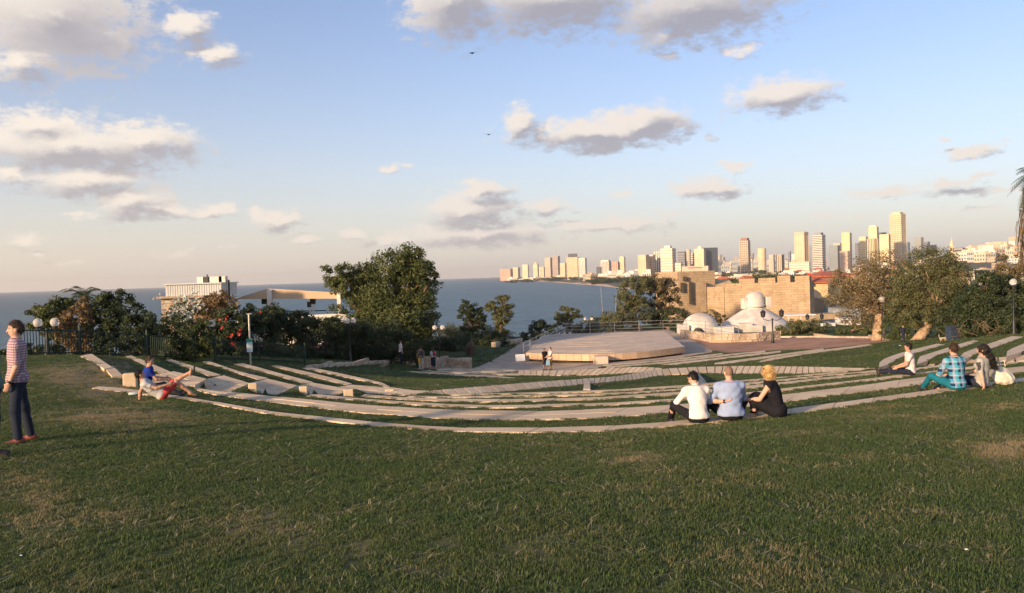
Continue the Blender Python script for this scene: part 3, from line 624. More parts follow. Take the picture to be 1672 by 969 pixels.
def tree(name, px, py, d, lobes_px, n, size, leaf, label, cat='tree', trunk=None, bark=None, seed=1, group=None, base=None, clump=.16, shell=(.55,1.03), depth=.9, aspect=.42, r0=None, stems=0, per=70, flowers=None):
    """base at column px, distance d; lobes given in photo pixels (cx, cy, half width, half height) on the plane at distance d"""
    b = base if base is not None else stand(px,d)
    t = empty(name, b, 0, label, cat, group); rnd = random.Random(seed)
    lobes = []
    for q in lobes_px:
        cx_,cy_,w,h = q[:4]; dd = d+(q[4] if len(q)>4 else rnd.uniform(-.5,.5)*w/FPX*d)
        c = at_d(cx_,cy_,dd)-b; lobes.append((c,(w/FPX*dd, w/FPX*dd*depth, h/FPX*dd)))
    V,F,ti = leaves(lobes,n,size,clump,seed,shell,aspect,per=per)
    V[:,2] = np.maximum(V[:,2], -.3)
    fast_mesh('crown',V,F,leaf,t,ti)
    mb = MB(); r = r0 or max(.06,lobes[0][1][0]*.07)
    if trunk: pts = [at_d(x,y,d)-b for x,y in trunk]
    else:
        low = min(lobes,key=lambda l:l[0].z); pts = [Vector((0,0,-.3)), Vector((low[0].x*.3,low[0].y*.3,max(.2,low[0].z*.5))), Vector((low[0].x*.6,low[0].y*.6,max(.3,low[0].z*.75)))]
    pts[0] = Vector((pts[0].x,pts[0].y,-.3))
    rads = [r*(1.35 if i==0 else 1-.3*i/len(pts)) for i in range(len(pts))]
    fine = near_curve(pts,5); fr = [rads[0]+(rads[-1]-rads[0])*i/(len(fine)-1) for i in range(len(fine))]; fr[0] *= 1.25
    fine = [p+Vector((rnd.uniform(-1,1),rnd.uniform(-1,1),0))*r*.12 for p in fine]
    mb.tube(fine,fr,10); mb.build('trunk',bark or M_BARK,t,True)
    lm = MB(); tips = []
    for c,rr in lobes:
        for k in range(3): tips.append(Vector(c)+Vector((rnd.uniform(-.6,.6)*rr[0],rnd.uniform(-.6,.6)*rr[1],rnd.uniform(-.2,.6)*rr[2])))
    limb_tubes(lm, fine[-1], tips[:14], min(fr[-1]*.6,.2), seed); 
    lm.build('limbs',bark or M_BARK,t,True)
    if flowers:
        for fi,(m_,fl,fs) in enumerate(flowers):
            g = np.random.default_rng(seed+5+fi); P = []
            for x,y,sp,cnt in fl:
                c = np.array(at_d(x,y,d-1.2)-b); P.append(c+g.normal(size=(cnt,3))*sp)
            P = np.concatenate(P); V,F,ti = leaves([((0,0,0),(.01,.01,.01))],len(P)*5,fs,.1,seed+9,aspect=.9)
            V = (V.reshape(-1,4,3)-V.reshape(-1,4,3).mean(1,keepdims=True)); V = V+np.repeat(P,5,0)[:,None,:]+g.normal(size=(len(P)*5,1,3))*fs*.3
            tag(fast_mesh('flowers',V.reshape(-1,3),np.arange(len(P)*20).reshape(-1,4),m_,t,np.random.default_rng(2).random(len(P)*5)),kind='stuff')
    return t
M_RED = m_leaf('petal_red', (.45,.03,.03),(.62,.08,.06),(.75,.20,.14)); M_PINK = m_leaf('petal_magenta', (.25,.02,.12),(.42,.05,.22),(.5,.12,.3)); M_WFL = m_leaf('petal_white', (.45,.45,.38),(.6,.6,.5),(.75,.74,.66))
LFT = 'shrubs and trees along the left fence'
tree('fence_tree',88,590,41,[(85,512,30,24),(70,530,22,18),(105,505,20,17),(95,540,26,24)],7000,.17,L_GREEN,'green tree leaning over the fence behind the twin globe lamp at far left',seed=3,group=LFT)
tree('dry_tree',124,588,37,[(122,525,22,26),(112,545,18,20),(132,505,15,16),(128,560,16,22)],3800,.16,L_BROWN,'dry brown leafed small tree standing at the left fence','tree',seed=4,group=LFT,clump=.22)
tree('fence_shrub',48,592,37,[(45,577,30,14),(80,580,26,14),(20,580,24,14)],7000,.15,L_DARK,'low dark hedge behind the fence at the far left edge','hedge',seed=62,group=LFT)
tree('fence_tree',172,590,42,[(168,515,36,34),(192,500,32,26),(160,545,34,34),(195,540,34,38),(178,570,38,24)],15000,.17,L_DARK,'tallest dark green rounded tree in front of the palm',seed=5,group=LFT)
tree('fence_shrub',230,590,40,[(230,535,28,32),(225,560,26,28),(240,555,22,30)],9000,.15,L_DARK,'dark round shrub between the tallest fence tree and the olive shrub',seed=6,group=LFT,cat='shrub')
tree('fence_shrub',284,592,40,[(283,548,30,30),(275,568,28,24),(296,566,26,26)],9000,.14,L_GREEN,'round olive green shrub above the second stone strip',seed=7,group=LFT,cat='shrub')
tree('fence_shrub',318,594,44,[(318,560,20,30),(330,550,16,26),(312,580,22,18),(306,545,18,22),(335,575,16,18)],8000,.15,L_GREEN,'small green shrub beside the globe lamp cluster at the fence',seed=8,group=LFT,cat='shrub')
tree('flower_vine',295,590,52,[(298,508,24,14),(315,500,12,14),(280,520,16,10)],2600,.16,L_GREEN,'climbing vine with white blossom in front of the stone house','vine',seed=9,clump=.3,flowers=[(M_WFL,[(298,506,.55,60),(315,495,.35,30),(283,516,.35,24)],.15)])
tree('brown_tree',352,590,62,[(350,503,26,20),(366,490,20,16),(338,515,20,18),(375,505,14,16)],5200,.2,L_BROWN,'brownish bare looking tree beside the stone house and cream canopy','tree',seed=10,clump=.24,shell=(.4,1.0))
HDG = 'dark hedge bushes below the cream canopy'
hl = [(365,50,[(365,545,34,36),(350,560,28,34),(380,525,26,24)],'dark hedge bush with red flowers left of the sign post',[(M_RED,[(366,525,.10,3),(386,545,.12,3),(379,550,.10,2),(385,562,.12,3),(371,552,.08,1),(360,541,.1,1),(395,538,.1,1)],.13)]),
 (420,53,[(420,545,34,36),(440,520,24,24),(405,520,24,20)],'dark hedge bush right behind the sign post',[(M_RED,[(432,560,.1,2),(424,568,.1,2),(422,508,.08,1)],.13)]),
 (470,56,[(470,550,36,36),(455,525,24,22),(490,530,26,24)],'dark hedge bush above the right end of the green fence',None),
 (520,60,[(516,556,34,36),(530,535,26,22),(500,540,22,20)],'dark hedge bush with trailing magenta bougainvillea',[(M_PINK,[(503,548,.13,5),(507,558,.14,6),(511,569,.15,7),(514,581,.15,6),(527,570,.1,4),(534,560,.1,3)],.10)]),
 (560,63,[(560,562,30,36),(575,545,26,24),(548,545,24,22)],'dark hedge bush at the foot of the tall lamp beside the big tree',None)]
for i,(px,d,lb,lab,fl) in enumerate(hl): tree('hedge_bush',px,598,d,lb+[(px,583,36,18),(px-18,578,24,20),(px+20,580,24,20)],17000,.2,L_DARK,lab,'bush',seed=20+i,group=HDG,flowers=fl)
tree('broad_tree',665,595,72,[(640,440,34,32),(672,435,38,30),(690,462,26,38),(655,470,44,38),(625,490,34,34),(668,510,44,38),(640,530,40,40),(690,520,26,40),(668,560,40,30)],42000,.26,L_GREEN,'biggest broad leaved tree in the middle left, right hand half','tree',seed=30,r0=.45,trunk=[(665,596),(664,560),(660,520)],clump=.2)
tree('broad_tree',592,592,74,[(553,450,24,20),(567,468,26,20),(598,452,24,22),(600,482,34,36),(575,510,30,30),(605,530,34,40),(585,560,40,30)],24000,.26,L_GREEN,'left hand half of the big tree, with a low crown over the canopy end','tree',seed=31,r0=.4,trunk=[(592,592),(594,560),(597,520)],clump=.2)
tree('dark_bush',620,592,67,[(620,560,50,34),(590,570,34,28),(655,568,36,28)],13000,.22,L_DARK,'dark bush mass at the foot of the big tree','bush',seed=32)
tree('low_bush',728,580,82,[(728,562,34,17),(745,568,24,13),(706,570,22,14)],6500,.22,L_DARK,'dark low bush behind the twin globe lamp near the walkers','bush',seed=33)
tree('clipped_bush',780,572,92,[(783,556,33,15),(760,560,22,12)],7500,.2,L_DARK,'smooth rounded bush below the two small sea side trees','bush',seed=34,shell=(.85,1.0))
tree('low_bush',816,572,90,[(818,565,20,11),(805,560,20,10)],3000,.22,L_DARK,'small dark bush right of the smooth rounded bush','bush',seed=35)
tree('low_bush',790,568,104,[(775,545,60,12),(830,552,40,9),(720,548,30,12)],8000,.26,L_OLIVE,'long olive green bush along the cliff edge behind the rounded bush','bush',seed=36)
SST = 'small trees in front of the sea'
tree('sea_tree',770,560,100,[(760,508,14,16),(775,515,14,18),(770,530,16,14),(787,525,9,14)],7500,.24,L_DARK,'left of the two small trees in front of the sea','tree',seed=40,group=SST,r0=.2)
tree('sea_tree',818,560,100,[(822,494,18,15),(808,503,15,14),(820,518,15,18),(818,540,11,14)],7500,.24,L_OLIVE,'right and taller of the two small trees in front of the sea','tree',seed=41,group=SST,r0=.2,trunk=[(818,560),(818,540),(818,520)])
tree('sea_tree',928,550,108,[(928,512,18,11),(920,522,14,10),(940,515,10,10)],4200,.24,L_OLIVE,'small round tree behind the left end of the stage railing','tree',seed=42,group=SST,r0=.15)
tree('low_bush',885,556,104,[(885,540,22,16),(868,549,20,11),(897,532,14,10)],4500,.24,L_DARK,'dark green bush left of the stage railing','bush',seed=43)
tree('low_bush',945,548,112,[(945,538,40,11),(985,540,30,9)],5200,.24,L_GREY,'grey green bush behind the middle of the stage railing','bush',seed=44)
for i,(px,d,lb,L,lab) in enumerate([(1000,122,[(1000,522,28,12),(975,528,22,9)],L_OLIVE,'olive bush below the flag pole on the sea slope'),(1050,120,[(1045,516,30,14),(1020,524,24,10)],L_GREY,'grey green bush below the right hand sea trees'),(1095,122,[(1095,517,34,14),(1070,521,22,10)],L_DARK,'dark bush in front of the fort tower foot')]):
    tree('slope_bush',px,540,d,lb,5000,.28,L,lab,'bush',seed=45+i,group='bushes on the slope behind the stage')
tree('slope_tree',1035,530,126,[(1030,478,22,22),(1045,465,18,16),(1022,497,20,18),(1040,500,20,16)],9500,.3,L_OLIVE,'left of the two trees in front of the fort tower','tree',seed=48,r0=.3,group='trees in front of the fort tower')
tree('slope_tree',1085,530,128,[(1075,462,20,15),(1090,475,22,20),(1070,485,18,20),(1098,500,16,18),(1080,505,20,14)],9500,.3,L_TAN,'right and browner of the two trees in front of the fort tower','tree',seed=49,r0=.3,group='trees in front of the fort tower')
tree('courtyard_bush',1163,545,124,[(1160,516,18,10),(1175,520,12,8)],2600,.26,L_TAN,'brown bush between the two white domes','bush',seed=50)
tree('plaza_bush',1310,552,103,[(1305,537,34,13),(1325,533,28,13),(1290,542,22,9)],8000,.22,L_OLIVE,'wide bush at the plaza edge in front of the white shacks','bush',seed=51,group='bushes along the plaza edge')
tree('plaza_bush',1395,553,99,[(1395,542,32,9),(1420,538,20,10),(1375,545,20,7)],5500,.22,L_GREEN,'low wide bush just left of the bare trunked tree','bush',seed=52,group='bushes along the plaza edge')
tree('tan_tree',1436,557,78,[(1405,455,40,30),(1440,435,34,26),(1385,490,34,28),(1425,485,40,30),(1460,470,28,30),(1400,520,30,18),(1455,505,28,20),(1370,460,20,16)],17000,.2,L_TAN,'thin leaved tan tree with a thick split bare trunk at the plaza','tree',trunk=[(1434,558),(1435,535),(1437,512)],bark=M_BARK2,seed=55,r0=.5,clump=.30,shell=(.25,1.04),per=45)
tree('leaning_tree',1506,557,66,[(1520,430,40,26),(1550,455,34,36),(1490,460,30,34),(1525,480,48,36),(1475,495,26,28),(1560,500,24,26),(1500,515,34,24),(1540,520,28,16)],46000,.155,L_OLIVE,'dense green tree with a thick leaning trunk right of the tan tree','tree',trunk=[(1496,558),(1506,545),(1520,525),(1527,505)],bark=M_BARK2,seed=56,r0=.33,clump=.2)
tree('dense_bush',1478,556,72,[(1478,515,26,30),(1460,535,20,20),(1490,540,24,18)],7000,.19,L_GREEN,'green bush between the tan tree and the leaning trunk','bush',seed=57)
tree('dense_bush',1565,552,58,[(1562,520,28,28),(1580,500,26,26),(1550,540,24,14)],10000,.18,L_DARK,'dark bush right of the leaning trunk behind the cat','bush',seed=58,group='dark bushes at the right')
tree('dense_bush',1620,550,53,[(1615,470,24,26),(1640,480,26,30),(1600,500,32,30),(1632,520,36,30),(1608,455,14,16),(1655,520,26,34),(1600,535,34,18)],22000,.18,L_DARK,'big dark leafy bush mass at the right with pale twigs','bush',seed=59,group='dark bushes at the right')
tree('dense_bush',1680,550,47,[(1680,500,26,50),(1668,530,26,24)],9000,.18,L_DARK,'dark bush cut by the right edge of the picture','bush',seed=60,group='dark bushes at the right')
tree('tan_tree',1662,548,70,[(1655,435,24,22),(1640,450,18,16),(1668,460,20,24)],5200,.2,L_TAN,'tan sunlit tree crown above the dark bushes at the right edge','tree',seed=61,clump=.24)
# palms
def palm(name, base, top, r, fr_n, fl, label, skirt=False, seed=0, leaf=L_PALM):
    t = empty(name, base, 0, label, 'palm tree'); g = random.Random(seed); top = Vector(top)-Vector(base)
    mb = MB(); n = 14; pts = [Vector((top.x*(i/n)**1.4,top.y*(i/n),top.z*i/n-.3*(i==0))) for i in range(n+1)]
    mb.tube(pts,[r*(1.25 if i==0 else 1+.07*(i%2)) for i in range(n+1)],12); mb.build('trunk',M_BARK,t,True)
    for k in range(fr_n):
        a = 2*math.pi*k/fr_n+g.uniform(-.2,.2); lift = g.uniform(-.35,1.1); L = fl*g.uniform(.8,1.1); V = []; F = []; m = 16; prev = None
        dir_ = Vector((math.cos(a),math.sin(a),0)); P = []
        for i in range(m+1):
            s = i/m; P.append(top+dir_*L*s*math.cos(lift*.6)+Vector((0,0,L*(lift*s-.75*s*s-(.35*s if lift<0 else 0)))))
        side = Vector((-math.sin(a),math.cos(a),0))
        for i in range(1,m):
            s = i/m; ln = L*.34*math.sin(math.pi*min(1,s*.85+.12)); tng = (P[i+1]-P[i-1]).normalized()
            for sg in (-1,1):
                b0 = P[i]; tip = b0+side*sg*ln*.85+tng*ln*.5-Vector((0,0,ln*g.uniform(.15,.5))); w = tng*L*.022; k0 = len(V)
                V += [b0-w,b0+w,tip]; F.append((k0,k0+1,k0+2))
        fast_mesh('frond',[tuple(v) for v in V],F,leaf,t,[g.random() for _ in F])
    if skirt:
        V = []; F = []
        for k in range(1500):
            a = g.uniform(0,2*math.pi); z = top.z-g.uniform(.2,4.6); rr = r*1.1+g.uniform(0,.75)*(1-abs(top.z-z-2.6)/4.0); p = Vector((top.x+rr*math.cos(a),top.y+rr*math.sin(a),z)); L = g.uniform(.5,1.2); k0 = len(V)
            s = Vector((-math.sin(a),math.cos(a),0))*.04; V += [p-s,p+s,p+Vector((math.cos(a)*.12,math.sin(a)*.12,-L))]; F.append((k0,k0+1,k0+2))
        fast_mesh('dead_frond_skirt',[tuple(v) for v in V],F,L_BROWN,t,[g.random() for _ in F])
    return t
b = stand(136,48); palm('palm_tree', b, at_d(138,484,48), .22, 22, 1.5, 'small palm with spread fronds behind the left fence trees', seed=3)
b = stand(1696,42); palm('palm_tree', b, at_d(1698,285,42), .34, 30, 1.45, 'tall palm with hanging dead fronds cut by the right edge', True, seed=4)
# heap of cut branches at the foot of the right bushes
def brush(px,d,w,label,seed):
    b = stand(px,d); t = empty('branch_heap',b,0,label,'branches'); g = random.Random(seed)
    for k in range(14):
        mb = MB(); x = g.uniform(-w,w); p = Vector((x,g.uniform(-.6,.6),g.uniform(0,.5))); q = p+Vector((g.uniform(-1.1,1.1),g.uniform(-.5,.5),g.uniform(.05,.8))); m_ = p.lerp(q,.5)+Vector((g.uniform(-.2,.2),0,g.uniform(-.1,.3)))
        mb.tube([p,m_,q],[.014,.011,.006],5); mb.build('branch',M_BARK,t)
brush(1590,50,1.5,'heap of dry tan branches below the dark bush at the right',5)
brush(1640,47,1.3,'scattered dry twigs at the foot of the bushes near the right edge',6)
# ------------------------------------------------------------------ stage, walls, railings
M_STAGE = m_stone('stage_stone', (.52,.42,.32), (.58,.475,.37)); M_PANEL = m_stone('stage_panel', (.50,.35,.22), (.60,.44,.29))
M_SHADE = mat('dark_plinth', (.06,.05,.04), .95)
M_STEEL = mat('galvanised_steel', (.45,.43,.40), .45, metal=.7, var=.15)
M_BLACK = mat('black_iron', (.014,.014,.015), .5, spec=.5, var=.3, vscale=8)
M_GREENM = mat('dark_green_paint', (.012,.035,.026), .5, var=.3, vscale=4)
M_WHITE = mat('white_board', (.72,.70,.66), .6, var=.06, vscale=3)
ZS = -6.70
def build_stage():
    t = empty('stage',(0,0,0),0,'large flat stone stage in the middle with a pale front edge','stage')
    front = [(859,576.5),(885,577.8),(912,578.6),(940,579.2),(968,579.4),(1000,578.2),(1030,576.3),(1056,574),(1080,571.3),(1100,568.8),(1118,566.3)]
    back = [(884,548.4),(901,546.2),(920,545.3),(945,544.6),(968,544),(990,543.5),(1012,542.9),(1032,542.2),(1052,541.6),(1068,541),(1084,540.4)]
    Fp = [at_z(x,y,ZS) for x,y in front]; Bp = [at_z(x,y,ZS+.55) for x,y in back]
    nx = 4; ny = 22; A,_ = resample(Fp,np.linspace(0,1,nx+1)); B,_ = resample(Bp,np.linspace(0,1,nx+1))
    for j in range(ny):
        v0,v1 = j/ny,(j+1)/ny; cu = np.linspace(0,1,nx+1); cu[1:-1] += RNG.uniform(-.1,.1,nx-1); Aj,_ = resample(Fp,cu); Bj,_ = resample(Bp,cu)
        for i in range(nx):
            q = lambda u,v: Aj[u]*(1-v)+Bj[u]*v
            c = [q(i,v0),q(i+1,v0),q(i+1,v1),q(i,v1)]; ce = sum(c)/4; c = [p+(ce-p)/np.linalg.norm(ce-p)*.012 for p in c]
            slab('deck_slab',t,*c,[p[2] for p in c],.12,M_STAGE,.008,RNG.uniform(-.006,.006))
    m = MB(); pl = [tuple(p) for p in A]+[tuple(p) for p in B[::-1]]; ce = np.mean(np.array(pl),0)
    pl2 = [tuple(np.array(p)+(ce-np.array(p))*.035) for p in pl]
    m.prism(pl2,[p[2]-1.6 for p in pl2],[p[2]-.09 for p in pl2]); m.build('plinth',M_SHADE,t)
    N = near_curve(Fp); K_,L = resample(N,np.linspace(0,1,25))
    for i in range(24):
        a,b = K_[i],K_[i+1]; d = (b-a)/np.linalg.norm(b-a); n_ = np.array([d[1],-d[0],0]); a = a+d*.012; b = b-d*.012
        P = [a+n_*.06,b+n_*.06,b-n_*.18,a-n_*.18]; o = MB().prism([tuple(p) for p in P],EYE+ZS-.52,EYE+ZS+.012+RNG.uniform(0,.01)).build('edge_stone',M_PANEL,t)
    s0,s1 = at_z(968,579.3,ZS),at_z(989,578.6,ZS); d = (s1-s0).normalized(); n_ = Vector((d.y,-d.x,0))
    P = [s0+n_*.08,s1+n_*.08,s1+n_*1.3,s0+n_*1.3]; MB().prism([tuple(p) for p in P],EYE+ZS-1.3,EYE+ZS-.06).build('step_block',M_STAGE,t)
    P = [s0+n_*.5+d*.0,s1+n_*.5,s1+n_*1.6,s0+n_*1.6]
    return A,B
SA,SB = build_stage()
b = at_d(850,585,SA[0][1]-1.0); b.z = ground(b.x,b.y)
o = MB().box((0,0,.42),(.82,.06,.62)).build('sign_board',M_WHITE); o.location = b; o.rotation_euler = (-.45,0,.15); tag(o,'tilted white notice board at the left front corner of the stage','sign')
def railing(name, P, label, hgt=1.05, post=2.2, rails=(1.0,.66,.33), m=None):
    P = [Vector(p) for p in P]; t = empty(name,P[0],0,label,'railing'); o0 = P[0]
    R,L = resample(P,[0,1]); n = max(2,int(L/post)+1); Q,_ = resample(P,np.linspace(0,1,n)); Q = [Vector(q)-o0 for q in Q]
    me = None
    for q in Q:
        if me is None: ob = MB().tube([(0,0,-.2),(0,0,hgt)],.032,6).build('post',m or M_STEEL,t); me = ob.data; ob.location = q
        else: inst('post',me,t,q)
    for h in rails: MB().tube([q+Vector((0,0,h*hgt)) for q in Q],.022,6).build('rail',m or M_STEEL,t)
bk = [Vector(p)+Vector((0,.4,0)) for p in SB[1:]]
railing('stage_railing',bk,'long grey steel railing along the back edge of the stage')
e = bk[-1]; railing('stage_railing',[e,e+Vector((3.2,-1.5,.0)),e+Vector((6.0,-7,-.4))],'short steel railing turning forward at the right of the stage')
railing('stage_railing',[bk[0],bk[0]+Vector((-2.0,-4,-.5)),bk[0]+Vector((-4.6,-13,-.9))],'sloping steel railing at the left of the stage')
def m_wall(name,c1,c2,cm,scale=1.0,w=.55,h=.28): return mat(name,c1[:3],.95,extra=lambda T,b,vec,out: brick_nodes(T,b,(*c1,1),(*c2,1),(*cm,1),scale,w,h,.05,.9,True))
M_RUB = [m_stone('rubble_a',(.42,.31,.21),(.50,.38,.27)), m_stone('rubble_b',(.50,.40,.29),(.58,.47,.35))]
def rubble_wall(name, P, hgt, label, course=.33, ln=.62, thick=.5, cap=True, seed=0):
    """low wall of separate stones following P (base points)"""
    g = random.Random(seed); P = [Vector(p) for p in P]; o0 = P[0]; t = empty(name,o0,0,label,'stone wall'); R,L = resample(P,[0]); nrow = max(1,int(round(hgt/course)))
    base_me = []
    for v in range(6):
        m = MB().box((0,0,0),(1,1,1)); V = [Vector(p)+Vector((g.uniform(-.06,.06),g.uniform(-.1,.1),g.uniform(-.08,.08))) for p in m.V]
        ob = bpy.data.meshes.new('stone'); ob.from_pydata([tuple(x) for x in V],[],m.F); ob.materials.append(M_RUB[v%2]); base_me.append(ob)
    for j in range(nrow):
        s = -g.uniform(0,ln*.5)
        while s < L:
            l_ = ln*g.uniform(.6,1.4); a = max(0,s)/L; c = min(L,s+l_)/L
            if c-a>.001*ln:
                (p,q),_ = resample(P,[a,c]); p = Vector(p); q = Vector(q); mid = (p+q)/2-o0; d = q-p
                h = hgt/nrow
                inst('stone',g.choice(base_me),t,mid+Vector((0,0,h*(j+.5)-.04)),(0,0,math.atan2(d.y,d.x)),(d.xy.length-.025,thick*g.uniform(.9,1.08),h-.02))
            s += l_
    core = MB()
    for i in range(len(P)-1):
        d = P[i+1]-P[i]; core.box(((P[i]+P[i+1])/2-o0+Vector((0,0,hgt/2-.3))),(d.xy.length,thick*.7,hgt+.4),math.atan2(d.y,d.x))
    core.build('core',M_RUB[0],t)
def gline(pts): return [on_ground(x,y) for x,y in pts]
rubble_wall('rubble_wall', gline([(692,600),(730,602),(768,603)]), .85, 'low rough stone wall right of the walkers by the lamp', .28,.6, seed=1)
rubble_wall('rubble_wall', gline([(1114,551),(1140,555),(1165,560),(1200,559.5),(1235,558),(1272,555)]), .95, 'long rough stone wall in front of the white domes', .3,.62,seed=2)
rubble_wall('stone_kerb', gline([(503,602.5),(540,599),(600,595),(652,592.8),(676,597.5)]), .22, 'stone kerb at the foot of the dark hedge', .22,1.3,.35,seed=3)
rubble_wall('stone_kerb', gline([(1262,552),(1330,551.5),(1420,553),(1452,556)]), .22, 'pale kerb stones along the far edge of the red earth plaza', .22,.9,.35,seed=4)
rubble_wall('rubble_wall', gline([(806,568),(835,563.5),(850,560.5)]), .6, 'low wall beside the path left of the stage', .3,.9,.5,seed=5)
def ground_slab(pts,label):
    P = [on_ground(x,y) for x,y in pts]; t = empty('stone_slab',(0,0,0),0,label,'stone slab'); n = 3
    for i in range(n):
        a = P[0].lerp(P[3],i/n+.01); b_ = P[1].lerp(P[2],i/n+.01); c = P[1].lerp(P[2],(i+1)/n-.01); d = P[0].lerp(P[3],(i+1)/n-.01)
        slab('slab',t,a,b_,c,d,[a.z+.07,b_.z+.07,c.z+.07,d.z+.07],.3,M_STONE2)
ground_slab([(952.5,638.5),(964,638.3),(963.5,624.5),(954,625)],'narrow stone crossing laid over the grass wedge left of the seated trio')
ground_slab([(1141,630.5),(1155.5,629),(1141,611),(1130,611.8)],'pale stone crossing over the grass beside the head of the white shirted man')
b = on_ground(769,581); m = MB(); m.sphere((0,0,.55),(.5,.45,.75),10,7); g_ = random.Random(2)
m.V = [tuple(c*(1+g_.uniform(-.09,.09)) for c in v) for v in m.V]; o = m.build('boulder',mat('brown_rock',(.12,.085,.06),.95,var=.4,vscale=2,bump=.8,bscale=6,bdist=.1),None,True); o.location = b; tag(o,'dark upright boulder on the lawn left of the stage path','boulder')

# ------------------------------------------------------------------ lamps
def m_globe():
    m = mat('lamp_globe',(.80,.77,.72),.12,spec=.5); b_ = m.node_tree.nodes['Principled BSDF']; b_.inputs['Transmission Weight'].default_value = .55; b_.inputs['IOR'].default_value = 1.15; return m
M_GLOBE = m_globe()
def globe_lamp(px,d,top,label,n=2,span=.66,gr=.2,base=None,post=.05):
    b_ = base or stand(px,d); t = empty('globe_lamp',b_,0,label,'street lamp','park lamps'); zt = at_d(px,top,d).z-b_.z      # top = centre of the globes
    MB().lathe([(.13,-.2),(.13,.12),(.10,.2),(.09,.65),(.065,.75),(post,.85),(post*.8,zt-.35),(.06,zt-.3),(.04,zt-.22)],n=12).build('post',M_BLACK,t,True)
    g = MB().sphere((0,0,0),gr,18,12); me = None
    for k in range(n):
        a = 0 if n==2 else .6; off = Vector(((k-(n-1)/2)*span*math.cos(a),(k-(n-1)/2)*span*math.sin(a),0)) if n>1 else Vector((0,0,0))
        if n==3: off = Vector((span*.6*math.cos(2.1*k+.3),span*.6*math.sin(2.1*k+.3),.0))
        if n>1: MB().tube([(0,0,zt-.42),(off.x*.5,off.y*.5,zt-.5),(off.x,off.y,zt-.34),(off.x,off.y,zt-gr)],.025,6).build('arm',M_BLACK,t)
        if me is None: ob = g.build('globe',M_GLOBE,t,True); me = ob.data; ob.location = (off.x,off.y,zt)
        else: ob = inst('globe',me,t,(off.x,off.y,zt))
        c = MB().lathe([(.11,zt-gr-.05),(.12,zt-gr+.015),(.05,zt-gr+.05)],(off.x,off.y,0),10).build('collar',M_BLACK,t)
    return t
globe_lamp(77,36,527,'twin globe lamp behind the standing men at the far left',2,.72,.19)
globe_lamp(333,45,529,'globe lamp cluster in front of the brown tree and stone house',3,.7,.2)
globe_lamp(571,58,524,'tall dark lamp post with clustered globes before the hedge right of the canopy',3,.5,.2)
globe_lamp(717,68,535,'twin globe lamp beside the walkers with backpacks',2,.62,.2)
globe_lamp(1441,77,489,'single globe lamp right behind the thick split trunk',1,0,.3,post=.07)
globe_lamp(1656,46,461,'single globe lamp among the dark bushes at the right edge',1,0,.19)
globe_lamp(822,112,541,'small twin globe lamp near the cliff path left of the stage',2,.8,.22)
globe_lamp(962,116,521,'small twin lamp behind the stage railing in front of the sea',2,.9,.22)
def lantern_lamp(px,d,top,label):
    b_ = stand(px,d); t = empty('lantern_lamp',b_,0,label,'street lamp','park lamps'); zt = at_d(px,top,d).z-b_.z
    MB().lathe([(.16,-.2),(.16,.3),(.12,.42),(.11,.9),(.075,1.0),(.07,zt-.5),(.10,zt-.45),(.05,zt-.3)],n=12).build('post',M_BLACK,t,True)
    for s in (-1,1):
        MB().tube([(0,0,zt-.45),(s*.45,0,zt-.55),(s*.95,0,zt-.35),(s*.95,0,zt-.2)],.035,6).build('arm',M_BLACK,t)
        MB().lathe([(.10,zt-.2),(.22,zt-.1),(.26,zt+.28),(.30,zt+.30),(.20,zt+.46),(.05,zt+.55),(.03,zt+.66)],(s*.95,0,0),8).build('lantern',M_BLACK,t)
lantern_lamp(1262,87,515,'tall black lamp with two lanterns on the red earth plaza')
lantern_lamp(1331,112,520,'black twin lantern lamp half hidden behind the plaza bush')

# ------------------------------------------------------------------ fence, sign post
def fence(P,hgt,label,posts=2.6,pitch=.11):
    P = [Vector(p) for p in P]; _,L = resample(P,[0]); n = max(1,int(round(L/posts))); Q,_ = resample(P,np.linspace(0,1,n+1)); Q = [Vector(q) for q in Q]
    t = empty('metal_fence',Q[0],0,label,'fence'); o0 = Q[0]
    pm = MB().box((0,0,hgt/2),(.07,.07,hgt+.3)).build('post',M_GREENM,t)
    for q in Q[1:]: inst('post',pm.data,t,q-o0)
    for i in range(n):
        a,b_ = Q[i]-o0,Q[i+1]-o0; bars = MB(); m_ = int((b_-a).length/pitch)
        for k in range(1,m_): c = a.lerp(b_,k/m_); bars.box(c+Vector((0,0,hgt*.5)),(.022,.022,hgt-.12))
        tag(bars.build('bars',M_GREENM,t),kind='stuff')
        for h in (.14,hgt-.1): MB().tube([a+Vector((0,0,h)),b_+Vector((0,0,h))],.024,4).build('rail',M_GREENM,t)
fence([stand(350,42.5),stand(426,45.5),stand(497,48)],1.12,'dark green metal bar fence in front of the hedge by the sign post')
fence([stand(20,33.5),stand(70,34),stand(130,35.5)],1.15,'dark green metal fence at the far left behind the standing men')
fence([stand(131,35.8),stand(230,37.6),stand(318,40.5)],1.15,'dark green metal fence running among the left shrubs')
